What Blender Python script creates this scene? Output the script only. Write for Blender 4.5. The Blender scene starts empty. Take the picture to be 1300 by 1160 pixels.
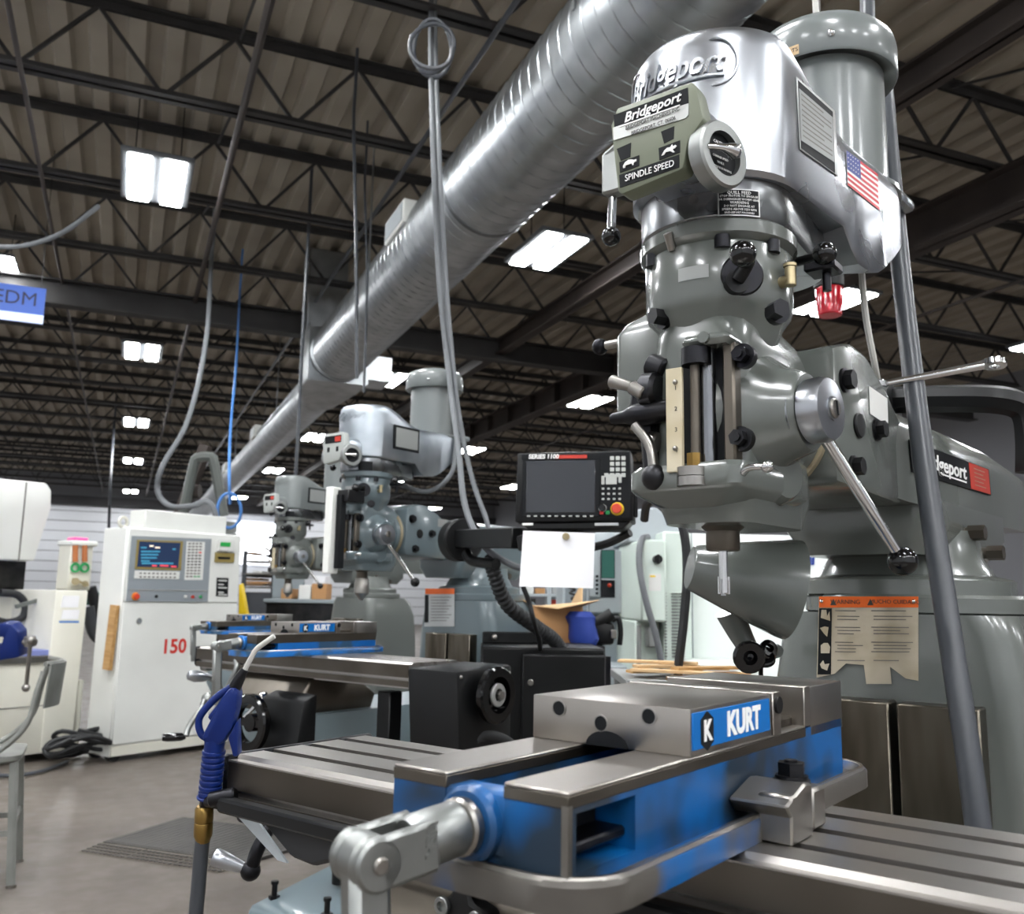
import bpy, bmesh, math, random
from math import sin, cos, tan, pi, radians, degrees, atan2, hypot, sqrt
from mathutils import Vector, Matrix
random.seed(7)
SC = bpy.context.scene
COL = SC.collection

# ------------------------------------------------------------------ camera
FPX, CXP, CYP = 1150.0, 650.0, 580.0
YAW, PITCH, ROLL = radians(22.9), radians(8.85), radians(1.0)
EYE = 1.27
fw = Vector((sin(YAW) * cos(PITCH), cos(YAW) * cos(PITCH), sin(PITCH)))
r0 = Vector((cos(YAW), -sin(YAW), 0)); u0 = r0.cross(fw)
RT = r0 * cos(ROLL) + u0 * sin(ROLL); UP = u0 * cos(ROLL) - r0 * sin(ROLL)
cd = bpy.data.cameras.new('camera'); cam = bpy.data.objects.new('camera', cd); COL.objects.link(cam)
cd.sensor_fit = 'HORIZONTAL'; cd.sensor_width = 36; cd.lens = 36 * FPX / 1300; cd.clip_start = .05; cd.clip_end = 200
cam.matrix_world = Matrix(((RT.x, UP.x, -fw.x, 0), (RT.y, UP.y, -fw.y, 0), (RT.z, UP.z, -fw.z, EYE), (0, 0, 0, 1)))
cd.dof.use_dof = True; cd.dof.focus_distance = 1.25; cd.dof.aperture_fstop = 9.0
SC.camera = cam

# ------------------------------------------------------------------ world and exposure
wd = bpy.data.worlds.new('world'); SC.world = wd; wd.use_nodes = True
wd.node_tree.nodes['Background'].inputs[0].default_value = (.8, .9, 1, 1)
wd.node_tree.nodes['Background'].inputs[1].default_value = .03
SC.view_settings.view_transform = 'Standard'; SC.view_settings.look = 'None'
SC.view_settings.gamma = 1; SC.view_settings.use_curve_mapping = False
SC.view_settings.exposure = -0.3
LAMP = 105.0
SC.cycles.use_denoising = True
SC.cycles.sample_clamp_indirect = 6.0

# ------------------------------------------------------------------ pixel helpers.  M frame: u, v along the milling machines' axes, z from eye height
MA = radians(-60.4)
MX = Vector((cos(MA), sin(MA), 0)); MY = Vector((-sin(MA), cos(MA), 0))
def ray(x, y): return fw + RT * ((x - CXP) / FPX) - UP * ((y - CYP) / FPX)
def mf(d): return Vector((d.dot(MX), d.dot(MY), d.z))
def at(x, y, w): return mf(ray(x, y) * w)                 # M frame point at forward depth w
def onu(x, y, u): d = mf(ray(x, y)); return d * (u / d.x)
def onv(x, y, v): d = mf(ray(x, y)); return d * (v / d.y)
def onz(x, y, z): d = mf(ray(x, y)); return d * (z / d.z)
def wz(x, y, z): d = ray(x, y); return d * (z / d.z)      # building frame (world axes, z from eye height)
def wy(x, y, Y): d = ray(x, y); return d * (Y / d.y)
def watw(x, y, w): return ray(x, y) * w
def m2w(p): p = Vector(p); return MX * p.x + MY * p.y + Vector((0, 0, p.z + EYE))
FLOOR = -EYE

# ------------------------------------------------------------------ mesh builder
class B:
    def __init__(s): s.bm = bmesh.new()
    def _in(s, b2, mtx=None):
        if mtx is not None: bmesh.ops.transform(b2, matrix=mtx, verts=b2.verts)
        me = bpy.data.meshes.new('t'); b2.to_mesh(me); b2.free(); s.bm.from_mesh(me); bpy.data.meshes.remove(me); return s
    def box(s, x0, x1, y0, y1, z0, z1, bev=0, seg=2, mtx=None):
        b = bmesh.new(); bmesh.ops.create_cube(b, size=1)
        bmesh.ops.scale(b, vec=(abs(x1 - x0), abs(y1 - y0), abs(z1 - z0)), verts=b.verts)
        bmesh.ops.translate(b, vec=((x0 + x1) / 2, (y0 + y1) / 2, (z0 + z1) / 2), verts=b.verts)
        if bev: bmesh.ops.bevel(b, geom=b.edges[:], offset=bev, segments=seg, affect='EDGES', profile=.5)
        return s._in(b, mtx)
    def loft(s, rings, cap=(1, 1), closed=True):
        b = bmesh.new(); R = [[b.verts.new(p) for p in r] for r in rings]; n = len(R[0])
        for a, c in zip(R, R[1:]):
            for i in range(n if closed else n - 1):
                j = (i + 1) % n
                try: b.faces.new((a[i], a[j], c[j], c[i]))
                except ValueError: pass
        if cap[0]: b.faces.new(R[0][::-1])
        if cap[1]: b.faces.new(R[-1])
        bmesh.ops.recalc_face_normals(b, faces=b.faces)
        return s._in(b)
    def lathe(s, prof, o, ax, n=28):
        o = Vector(o); ax = Vector(ax).normalized(); e = ax.orthogonal().normalized(); f = ax.cross(e)
        rings = [[o + ax * h + (e * cos(2 * pi * i / n) + f * sin(2 * pi * i / n)) * max(r, 1e-5) for i in range(n)] for r, h in prof]
        return s.loft(rings)
    def cyl(s, a, c, r, r1=None, n=20, bev=0):
        a, c = Vector(a), Vector(c); L = (c - a).length; r1 = r if r1 is None else r1
        if bev: return s.lathe([(r - bev, 0), (r, bev), (r1, L - bev), (r1 - bev, L)], a, c - a, n)
        return s.lathe([(r, 0), (r1, L)], a, c - a, n)
    def ring(s, c, ax, ro, ri, t, n=32):
        c = Vector(c); ax = Vector(ax).normalized()
        e = ax.orthogonal().normalized(); f = ax.cross(e)
        def rg(r, h): return [c + ax * h + (e * cos(2 * pi * i / n) + f * sin(2 * pi * i / n)) * r for i in range(n)]
        g = (ro - ri) * .2
        return s.loft([rg(ri, 0), rg(ro - g, 0), rg(ro, g), rg(ro, t - g), rg(ro - g, t), rg(ri, t), rg(ri, 0)], cap=(0, 0))
    def sph(s, c, r, n=18, sc=(1, 1, 1)):
        b = bmesh.new(); bmesh.ops.create_uvsphere(b, u_segments=n, v_segments=max(6, n // 2), radius=r)
        bmesh.ops.scale(b, vec=sc, verts=b.verts); bmesh.ops.translate(b, vec=c, verts=b.verts); return s._in(b)
    def prism(s, poly, ax, lo, hi, bev=0, seg=2, mtx=None):
        mp = {'x': lambda p, h: (h, p[0], p[1]), 'y': lambda p, h: (p[0], h, p[1]), 'z': lambda p, h: (p[0], p[1], h)}[ax]
        b = bmesh.new(); A = [b.verts.new(mp(p, lo)) for p in poly]; C = [b.verts.new(mp(p, hi)) for p in poly]; n = len(poly)
        b.faces.new(A); b.faces.new(C[::-1])
        for i in range(n): b.faces.new((A[i], C[i], C[(i + 1) % n], A[(i + 1) % n]))
        bmesh.ops.recalc_face_normals(b, faces=b.faces)
        if bev: bmesh.ops.bevel(b, geom=b.edges[:], offset=bev, segments=seg, affect='EDGES', profile=.5)
        return s._in(b, mtx)
    def slab(s, pts, nrm, t, bev=0):
        """polygon through 3D points, thickened by t along nrm"""
        nrm = Vector(nrm).normalized(); b = bmesh.new(); A = [b.verts.new(p) for p in pts]; C = [b.verts.new(Vector(p) + nrm * t) for p in pts]; n = len(pts)
        b.faces.new(A); b.faces.new(C[::-1])
        for i in range(n): b.faces.new((A[i], C[i], C[(i + 1) % n], A[(i + 1) % n]))
        bmesh.ops.recalc_face_normals(b, faces=b.faces)
        if bev: bmesh.ops.bevel(b, geom=b.edges[:], offset=bev, segments=2, affect='EDGES', profile=.5)
        return s._in(b)
    def tube(s, pts, r, n=10, sub=5, cap=(1, 1), rad=None):
        P = [Vector(p) for p in pts]
        if sub > 1 and len(P) > 2:
            Q = []; rr = []
            for i in range(len(P) - 1):
                a = P[i - 1] if i else P[0] * 2 - P[1]; d = P[i + 2] if i + 2 < len(P) else P[-1] * 2 - P[-2]; p1, p2 = P[i], P[i + 1]
                for k in range(sub):
                    t = k / sub
                    Q.append(.5 * ((2 * p1) + (p2 - a) * t + (2 * a - 5 * p1 + 4 * p2 - d) * t * t + (3 * p1 - a - 3 * p2 + d) * t ** 3))
                    if rad: rr.append(rad[i] + (rad[i + 1] - rad[i]) * t)
            Q.append(P[-1]); P = Q
            if rad: rr.append(rad[-1]); rad = rr
        T = [(P[min(i + 1, len(P) - 1)] - P[max(i - 1, 0)]).normalized() for i in range(len(P))]
        e = T[0].orthogonal().normalized(); rings = []
        for i, p in enumerate(P):
            e = (e - T[i] * e.dot(T[i])).normalized(); f = T[i].cross(e); q = rad[i] if rad else r
            rings.append([p + (e * cos(2 * pi * k / n) + f * sin(2 * pi * k / n)) * q for k in range(n)])
        return s.loft(rings, cap)
    def bar(s, a, c, w, h, up=(0, 0, 1), bev=0):
        a, c, up = Vector(a), Vector(c), Vector(up); d = (c - a); L = d.length; d.normalize()
        sd = d.cross(up).normalized(); u = sd.cross(d)
        m = Matrix(((d.x, sd.x, u.x, a.x), (d.y, sd.y, u.y, a.y), (d.z, sd.z, u.z, a.z), (0, 0, 0, 1)))
        return s.box(0, L, -w / 2, w / 2, -h / 2, h / 2, bev, 1, m)
    def hexb(s, c, ax, r, t):
        return s.cyl(c, Vector(c) + Vector(ax).normalized() * t, r, n=6)
    def text(s, body, o, xd, yd, size, ext=.0006, shear=0, align='CENTER', bold=0, sx=1, bend=None, res=3):
        cu = bpy.data.curves.new('t', 'FONT'); cu.body = body; cu.size = size; cu.extrude = ext; cu.shear = shear; cu.align_x = align; cu.align_y = 'CENTER'
        cu.offset = bold; cu.resolution_u = res
        ob = bpy.data.objects.new('t', cu); COL.objects.link(ob); bpy.context.view_layer.update()
        me = bpy.data.meshes.new_from_object(ob.evaluated_get(bpy.context.evaluated_depsgraph_get()))
        o = Vector(o); xd = Vector(xd).normalized(); yd = Vector(yd).normalized(); zd = xd.cross(yd)
        for v in me.vertices:
            c = v.co
            if bend: v.co = bend(c.x * sx, c.y, c.z)
            else: v.co = o + xd * (c.x * sx) + yd * c.y + zd * c.z
        s.bm.from_mesh(me); bpy.data.meshes.remove(me); bpy.data.objects.remove(ob); bpy.data.curves.remove(cu); return s
    def xf(s, m): bmesh.ops.transform(s.bm, matrix=m, verts=s.bm.verts); return s
    def mv(s, x, y, z): bmesh.ops.translate(s.bm, vec=(x, y, z), verts=s.bm.verts); return s

def rrect(x0, x1, y0, y1, r, z, n=5):
    out = []
    for cx, cy, a in ((x1 - r, y1 - r, 0), (x0 + r, y1 - r, 90), (x0 + r, y0 + r, 180), (x1 - r, y0 + r, 270)):
        for k in range(n + 1):
            t = radians(a + 90 * k / n); out.append(Vector((cx + r * cos(t), cy + r * sin(t), z)))
    return out
def stadium(r1, c2, r2, n=48):
    """plan outline round a circle r1 at the origin and a circle r2 at (0, c2); returns (x, y)"""
    out = []
    al = math.asin(max(-1, min(1, (r1 - r2) / c2)))
    h = n // 2
    for k in range(h): t = pi - al + (pi + 2 * al) * k / (h - 1); out.append((r1 * cos(t), r1 * sin(t)))
    F = []
    for k in range(h): t = al + (pi - 2 * al) * k / (h - 1); F.append((r2 * cos(t), c2 + r2 * sin(t)))
    def mid(a, b, m=14): return [(a[0] + (b[0] - a[0]) * i / m, a[1] + (b[1] - a[1]) * i / m) for i in range(1, m)]
    out = out + mid(out[-1], F[0]) + F + mid(F[-1], out[0])
    return out

ORG = {}
def finish(bm, name, mat, ang=38):
    bmesh.ops.recalc_face_normals(bm, faces=bm.faces)
    me = bpy.data.meshes.new(name); bm.to_mesh(me); bm.free()
    me.polygons.foreach_set('use_smooth', [True] * len(me.polygons)); me.set_sharp_from_angle(angle=radians(ang))
    me.materials.append(MT[mat] if isinstance(mat, str) else mat); return me
def tag(o, label=None, cat=None, group=None, kind=None):
    for k, v in (('label', label), ('category', cat), ('group', group), ('kind', kind)):
        if v: o[k] = v
    return o
def thing(name, label, cat, org, rot=MA, group=None, frame='M'):
    """Empty at the thing's base; org in the M frame (frame='M'), the building frame ('W'), z from eye height"""
    o = bpy.data.objects.new(name, None); COL.objects.link(o); o.empty_display_size = .1
    org = Vector(org); o.location = m2w(org) if frame == 'M' else org + Vector((0, 0, EYE)); o.rotation_euler = (0, 0, rot)
    ORG[o.name] = org if frame == 'M' and rot == MA else (org if frame == 'W' and rot == 0 else Vector((0, 0, 0)))
    return tag(o, label, cat, group)
def part(name, b, mat, parent, label=None, org=None, kind=None):
    p = parent
    while p.parent: p = p.parent
    off = ORG[p.name] if org is None else Vector(org)
    b.mv(-off.x, -off.y, -off.z); me = finish(b.bm, name, mat)
    o = bpy.data.objects.new(name, me); COL.objects.link(o); o.parent = parent
    if label: o['label'] = label
    if kind: o['kind'] = kind
    return o
def solo(name, b, mat, label, cat, org, rot=MA, group=None, kind=None, frame='M', local=False):
    """a thing that is one mesh; builder coordinates in the frame itself (or local to org)"""
    org = Vector(org)
    if not local: b.mv(-org.x, -org.y, -org.z)
    me = finish(b.bm, name, mat); o = bpy.data.objects.new(name, me); COL.objects.link(o)
    o.location = m2w(org) if frame == 'M' else org + Vector((0, 0, EYE)); o.rotation_euler = (0, 0, rot)
    return tag(o, label, cat, group, kind)
def share(name, me, parent, loc=(0, 0, 0), rot=None):
    o = bpy.data.objects.new(name, me); COL.objects.link(o); o.parent = parent; o.location = loc
    if rot: o.rotation_euler = rot
    return o

# ------------------------------------------------------------------ materials
MT = {}
def lin(c):
    if isinstance(c, str): c = tuple(int(c[i:i + 2], 16) / 255 for i in (0, 2, 4))
    return tuple(x / 12.92 if x <= .04045 else ((x + .055) / 1.055) ** 2.4 for x in c) + (1,)
def mat(name, c, rough=.5, metal=0, var=None, bump=None, coat=0, emit=None, rvar=0, stretch=None, trans=0, spec=.5):
    m = bpy.data.materials.new(name); m.use_nodes = True; N, L = m.node_tree.nodes, m.node_tree.links; p = N['Principled BSDF']
    p.inputs['Base Color'].default_value = lin(c); p.inputs['Roughness'].default_value = rough; p.inputs['Metallic'].default_value = metal
    p.inputs['Coat Weight'].default_value = coat; p.inputs['Coat Roughness'].default_value = .12
    p.inputs['Specular IOR Level'].default_value = spec
    if trans: p.inputs['Transmission Weight'].default_value = trans
    if emit: p.inputs['Emission Color'].default_value = lin(emit[0]); p.inputs['Emission Strength'].default_value = emit[1]
    tc = N.new('ShaderNodeTexCoord'); src = tc.outputs['Object']
    if stretch:
        mp = N.new('ShaderNodeMapping'); mp.inputs['Scale'].default_value = stretch; L.new(src, mp.inputs[0]); src = mp.outputs[0]
    def noise(scale, det=2):
        n = N.new('ShaderNodeTexNoise'); n.inputs['Scale'].default_value = scale; n.inputs['Detail'].default_value = det; L.new(src, n.inputs['Vector']); return n.outputs['Fac']
    def ramp(fac, a, b, ca=(0, 0, 0, 1), cb=(1, 1, 1, 1)):
        r = N.new('ShaderNodeValToRGB'); r.color_ramp.elements[0].position = a; r.color_ramp.elements[1].position = b
        r.color_ramp.elements[0].color = ca; r.color_ramp.elements[1].color = cb; L.new(fac, r.inputs[0]); return r.outputs[0]
    if var:
        c2, sc, a, b = var[:4]
        L.new(ramp(noise(sc), a, b, lin(c), lin(c2)), p.inputs['Base Color'])
        if len(var) > 4:   # the second colour is bare metal
            L.new(ramp(noise(sc), a, b), p.inputs['Metallic'])
    if rvar:
        L.new(ramp(noise(9), .3, .7, (rough - rvar,) * 3 + (1,), (rough + rvar,) * 3 + (1,)), p.inputs['Roughness'])
    if bump:
        bn = N.new('ShaderNodeBump'); bn.inputs['Strength'].default_value = bump[1]; bn.inputs['Distance'].default_value = bump[2] if len(bump) > 2 else .002
        L.new(noise(bump[0]), bn.inputs['Height']); L.new(bn.outputs[0], p.inputs['Normal'])
    MT[name] = m; return m
mat('grey_paint', '595d59', .27, coat=.5)
mat('grey_paint_blue', '586468', .3, coat=.4)
mat('grey_paint_old', '5c605c', .38, coat=.2)
mat('pale_blue_paint', '75848a', .33, coat=.3)
mat('polished', 'b2b5ba', .29, 1, ('a5a8ad', 8, .3, .75), None, rvar=.03)
mat('polished_blue', 'b4bac0', .4, 1, ('98a0a6', 8, .35, .7), None, rvar=.03)
mat('dark_polished', '84868a', .27, 1, ('6a6c6c', 5, .35, .7), rvar=.03)
mat('motor_grey', '6c7170', .3, coat=.4)
mat('chrome', 'd2d2d2', .12, 1)
mat('steel', '9b9894', .32, 1, ('8a8680', 12, .3, .75), None, rvar=.03)
mat('ground_steel', '9c9791', .33, 1)
mat('table_steel', 'aeaaa5', .34, 1)
mat('oily_steel', '6a645c', .42, 1, ('4a443c', 5, .35, .75), None, rvar=.03)
mat('way_steel', '6b655b', .36, 1, ('4b453b', 7, .35, .7), (30, .12, .002), stretch=(3, 3, .6))
mat('cast_alu', '9c9e9c', .42, 1, ('858785', 9, .35, .7), (120, .15, .001))
mat('dark_steel', '3a3a3b', .38, 1, ('26262a', 9, .3, .7))
mat('black_metal', '0a0b0c', .45, spec=.3)
mat('black_gloss', '060607', .14)
mat('black_rubber', '1c1d1f', .6)
mat('hose_grey', '3d4045', .38, 0, ('3c3f44', 8, .35, .7))
mat('cable_grey', '65686b', .45)
mat('cable_black', '141517', .45)
mat('cable_white', 'b9b8b2', .4)
mat('cable_blue', '4a7ec0', .4)
mat('blue_paint', '005290', .4, 0, ('1b2a38', 11, .39, .6), None, .1, spec=.35)
mat('blue_worn', '00508c', .4, .15, ('4b4742', 8, .40, .5), None)
mat('blue_paint_bright', '005fa8', .36, 0, ('2a4a66', 10, .5, .6), None, .3)
mat('blue_plate', '0060a8', .45, spec=.3)
mat('blue_plastic', '0a2260', .38, spec=.3)
mat('blue_cloth', '1a3585', .6)
mat('green_panel', '6c715f', .45)
mat('green_panel_light', 'a6aaa6', .45)
mat('label_black', '0d0f12', .6, spec=.2)
mat('label_silver', 'b0b1af', .35, .6)
mat('label_white', 'dcdcd8', .5)
mat('label_grey', '8f918f', .45, .3)
mat('orange', 'e0641e', .5)
mat('sticker_cream', 'b4aa96', .55, 0, ('8f8163', 14, .45, .75))
mat('sticker_white', 'b5b8b8', .5)
mat('print_dark', '3b3833', .6)
mat('print_grey', '6f6c66', .6)
mat('white_ink', 'f0f0ee', .5)
mat('flag_red', 'c01f2e', .5); mat('flag_blue', '27357f', .5); mat('flag_white', 'eceae6', .5)
mat('red_label', 'b5301f', .45)
mat('tan_label', 'c0a27a', .5)
mat('brass', 'a88a4e', .3, 1, ('83683a', 15, .35, .7))
mat('brass_pale', 'b3a583', .35, 1)
mat('ring_tan', '9a8f76', .4, .5)
mat('ruler_cream', 'c8bfa8', .5, 0, ('b3a687', 12, .4, .7))
mat('concrete', '675f58', .45, 0, ('574f48', .9, .35, .68), (6, .12, .004), rvar=.1)
mat('deck_paint', 'a59c8d', .75, 0, ('958c7e', 1.3, .35, .7))
mat('joist_paint', '302e2d', .6, 0, ('242221', 3, .35, .7))
mat('girder_paint', '3c3430', .62, 0, ('2e2724', 2, .35, .7))
mat('galvanised', 'b4b8ba', .34, 1, ('9a9ea0', 5, .3, .72), None, rvar=.03)
mat('seam_dark', '6d7072', .4, 1)
mat('wall_white', 'dcdee2', .8); mat('wall_grey', '76767a', .8); mat('wall_dark', '2c2b2d', .8)
mat('cream', 'e3e1d4', .42, 0, ('d9d7ca', 3, .35, .7)); mat('cream_white', 'e6e7e2', .4, 0, ('e0e1dc', 3, .35, .7))
mat('mint', 'd0dcd3', .42); mat('mint_white', 'e4ebe6', .4); mat('cool_grey', '8f989c', .45, 0, ('858e92', 3, .35, .7)); mat('light_grey', 'a9b0b4', .45)
mat('panel_grey', '8b9297', .45)
mat('bezel_gold', '8f7e46', .45)
mat('screen', '22304c', .2, 0, None, None, .6, ('22406a', .25))
mat('screen_cyan', '3a8fb0', .4, emit=('3a8fb0', .5)); mat('screen_red', 'e84a55', .4, emit=('e84a55', .8)); mat('screen_glow', 'f5e6cf', .4, emit=('f5e6cf', 1.0))
mat('screen_dark', '23262b', .25, 0, None, None, .4)
mat('lcd_green', '1c8a3c', .4, emit=('1c8a3c', .5))
mat('red_button', 'c43a20', .35, 0, None, None, .4); mat('yellow', 'd9b21e', .45); mat('yellow_bright', 'e8c400', .45); mat('green_button', '1f9a55', .4); mat('orange_button', 'd8801e', .4)
mat('red_paint', 'd1352a', .5)
mat('key_white', 'b8bab6', .5)
mat('paper', 'f2f2f5', .75)
mat('cardboard', 'b78a5c', .75, 0, ('a87b4f', 3, .35, .7)); mat('cardboard_light', 'd4b184', .75)
mat('wood', 'c39a63', .6, 0, ('a87d48', 6, .35, .7), None, stretch=(1, 8, 8)); mat('wood_dark', '7d5e3c', .6)
mat('lamp_glow', 'ffffff', .5, emit=('fbfdff', LAMP))
mat('daylight', 'ffffff', .5, emit=('f4f8ff', 5.0))
mat('red_lens', '9a1020', .15, 0, None, None, .6, ('a01020', .25), trans=.3)
mat('pink_lamp', 'e85a9a', .3, emit=('e85a9a', .6))
mat('amber_glass', 'b06a3c', .2, 0, None, None, .5)
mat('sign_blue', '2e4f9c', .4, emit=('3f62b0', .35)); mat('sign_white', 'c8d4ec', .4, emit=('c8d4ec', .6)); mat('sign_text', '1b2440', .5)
mat('mat_rubber', '4a4744', .7, 0, ('3f3d3b', 6, .35, .7)); mat('mat_edge', '5d554b', .7)
mat('lilac', '7f88c0', .5)
mat('stool_grey', '82837e', .38, .3, ('6d6e69', 8, .35, .7))
mat('teal', '1c5a50', .5)
mat('logo_green', '24b07c', .5); mat('logo_blue', '1c3f9a', .5)
# ================================================================== the building
HB, HD = 3.9, 4.62           # joist bottom chord and roof deck above eye height
X0, X1, Y0, Y1 = -6.6, 16.0, -7.0, 40.0
def struct(name, b, m, frame='W'):
    o = solo(name, b, m, None, None, (0, 0, 0), 0, None, 'structure', 'W'); return o
tag(struct('floor', B().box(X0, X1, Y0, Y1, FLOOR - .2, FLOOR), 'concrete'), 'grey trowelled concrete workshop floor')
# corrugated deck, ribs running with the duct
prof = []; x = X0; pt = .30
while x < X1:
    prof += [(x, HD), (x + .13, HD), (x + .16, HD + .07), (x + .27, HD + .07)]; x += pt
prof = [p for p in prof]
b = B(); lo = [Vector((p[0], Y0, p[1])) for p in prof]; hi = [Vector((p[0], Y1, p[1])) for p in prof]
b.loft([lo, hi], cap=(0, 0), closed=False); b.box(X0, X1, Y0, Y1, HD + .09, HD + .2)
tag(struct('ceiling', b, 'deck_paint'), 'ribbed metal roof deck in dull beige paint')
b = B(); b.box(X0, X1, Y1, Y1 + .2, FLOOR, HD)
wb = tag(struct('wall_back', b, 'wall_grey'), 'grey painted end wall above white block courses')
# block courses of the far wall: each course its own strip, vertical joints too far off to see
zc = FLOOR; k = 0
while zc < 3.25:
    h = .4; part('block_course', B().box(X0 + .1, X1 - .1, Y1 - .06, Y1 + .02, zc + .012, zc + h - .012, .008, 1), 'wall_white', wb, org=(0, 0, 0)); zc += h
part('header_beam', B().box(X0, X1, Y1 - .3, Y1, 3.36, 3.72), 'wall_dark', wb, org=(0, 0, 0))
tag(struct('wall_left', B().box(X0 - .2, X0, Y0, Y1, FLOOR, HD), 'wall_white'), 'white painted block wall')
tag(struct('wall_right', B().box(X1, X1 + .2, Y0, Y1, FLOOR, HD), 'wall_grey'), 'grey painted block wall')
tag(struct('wall_front', B().box(X0, X1, Y0 - .2, Y0, FLOOR, HD), 'wall_white'), 'white painted block wall')
# bright overhead-door glazing in the far wall
def yquad(px0, px1, py0, py1, Y):
    a, c = wy(px0, py1, Y), wy(px1, py0, Y); return a.x, c.x, a.z, c.z
xa, xb, za, zb = yquad(296, 352, 716, 664, Y1 - .12)
w = struct('window_1', B().box(xa - .1, xb + .1, Y1 - .16, Y1 - .07, za - .1, zb + .1), 'wall_white')
w['label'] = 'bright daylit window in the far white wall'
for i in range(4):
    z0 = za + (zb - za) * i / 4; z1 = za + (zb - za) * (i + 1) / 4
    part('pane', B().box(xa, xb, Y1 - .2, Y1 - .165, z0 + .02, z1 - .02), 'daylight', w, org=(0, 0, 0))

# bar joists across the hall
def web(p): pass
NODE = 1.04
bw = B().bar((0, 0, 0), (NODE / 2, 0, HD - HB - .08), .028, .028); web_up = finish(bw.bm, 'web_bar', 'joist_paint')
bw = B().bar((NODE / 2, 0, HD - HB - .08), (NODE, 0, 0), .028, .028); web_dn = finish(bw.bm, 'web_bar', 'joist_paint')
JX0, JX1 = -6.24, 14.56
def chord(b, z0, y):
    for s in (-1, 1):
        b.box(JX0, JX1, y + s * .012, y + s * .08, z0, z0 + .008) if z0 < HD - .3 else b.box(JX0, JX1, y + s * .012, y + s * .08, z0 + .042, z0 + .055)
        b.box(JX0, JX1, y + s * .012, y + s * .02, z0 - (.02 if z0 > HD - .3 else 0), z0 + .055 + (.015 if z0 < HD - .3 else 0))
    return b
ORD = 'first second third fourth fifth sixth seventh eighth ninth tenth eleventh twelfth thirteenth fourteenth fifteenth'.split()
for k in range(-1, 18):
    y = 5.4 + 1.9 * k
    lab = f"dark bar joist with zigzag web, {ORD[3 - k]} from the cross girder towards the big mill" if k < 4 else f"dark bar joist with zigzag web, {ORD[k - 4]} beyond the cross girder towards the far wall"
    t = thing('bar_joist', lab, 'joist', (0, y, HB), 0, 'bar joists under the roof deck', 'W')
    part('bottom_chord', chord(B(), HB, y), 'joist_paint', t)
    part('top_chord', chord(B(), HD - .06, y), 'joist_paint', t)
    if -1 <= k <= 5:
        n0, n1 = (-4, 9) if k > 1 else (-2, 8)
        for i in range(n0, n1):
            share('web_bar', web_up, t, (i * NODE, 0, .02)); share('web_bar', web_dn, t, (i * NODE, 0, .02))
        rng = [i for i in range(-6, 14) if i < n0 or i >= n1]
    else: rng = range(-6, 14)
    b = B()
    for i in rng:
        x = i * NODE; b.bar((x, y, HB + .02), (x + NODE / 2, y, HD - .06), .028, .028); b.bar((x + NODE / 2, y, HD - .06), (x + NODE, y, HB + .02), .028, .028)
    part('web_run', b, 'joist_paint', t, kind='stuff')

def ibeam(name, label, x, z0, z1, ya, yb, w, cat='girder', grp=None):
    t = thing(name, label, cat, (x, ya, z0), 0, grp, 'W')
    part('bottom_flange', B().box(x - w / 2, x + w / 2, ya, yb, z0, z0 + .022), 'girder_paint', t)
    part('top_flange', B().box(x - w / 2, x + w / 2, ya, yb, z1 - .022, z1), 'girder_paint', t)
    part('beam_web', B().box(x - .012, x + .012, ya, yb, z0, z1), 'girder_paint', t)
    return t
g = ibeam('steel_girder', 'deep rusty brown girder running alongside the duct, with stiffener plates', 7.06, 3.49, 3.885, 3, 39.5, .26)
for i in range(14): part('stiffener', B().box(6.94, 7.18, 9 + i * 1.1, 9.016 + i * 1.1, 3.51, 3.87), 'girder_paint', g)
ibeam('steel_girder', 'slim brown girder between the duct and the deeper girder', 5.02, 3.66, 3.885, 2, 39.5, .16)
# cross girder carrying the joists far down the hall
t = thing('cross_girder', 'dark deep girder crossing the hall below the joists', 'girder', (3, 12.45, 3.55), 0, None, 'W')
part('bottom_flange', B().box(-6.5, 15, 12.34, 12.56, 3.56, 3.585), 'joist_paint', t)
part('top_flange', B().box(-6.5, 15, 12.34, 12.56, 3.865, 3.89), 'joist_paint', t)
part('beam_web', B().box(-6.5, 15, 12.44, 12.46, 3.56, 3.89), 'joist_paint', t)
# bridging angles and conduits along the hall
for i, (x, z, r, lab) in enumerate(((2.08, 3.86, .022, 'thin pale conduit strapped under the joists beside the duct'), (.6, 3.85, .03, 'dark pipe hung under the joists above the bright twin lamp'), (-1.0, 3.86, .02, 'thin pipe under the joists running towards the sign'), (9.6, 3.85, .025, 'pale conduit under the joists past the deep girder'))):
    solo('ceiling_pipe', B().cyl((x, 2, z), (x, 39.8, z), r, n=8), 'girder_paint' if i else 'hose_grey', lab, 'pipe', (x, 2, z), 0, None, None, 'W')
for i, x in enumerate((-3.1, .55, 3.4, 6.4, 9.2)):
    t = thing('bridging_line', ('slanted bridging rods beyond the hanging sign', 'slanted bridging rods over the numbered cabinet', 'slanted bridging rods just past the round duct', 'slanted bridging rods between the two brown girders', 'slanted bridging rods past the deep girder')[i], 'bridging', (x, 0, HB), 0, 'bridging rods between joists', 'W')
    if not i: brace = finish(B().bar((0, .08, .08), (0, 1.82, HD - HB - .1), .02, .02).bm, 'bridging_rod', 'joist_paint')
    for k in range(-1, 17): share('bridging_rod', brace, t, (0, 5.4 + 1.9 * k, 0))

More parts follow.
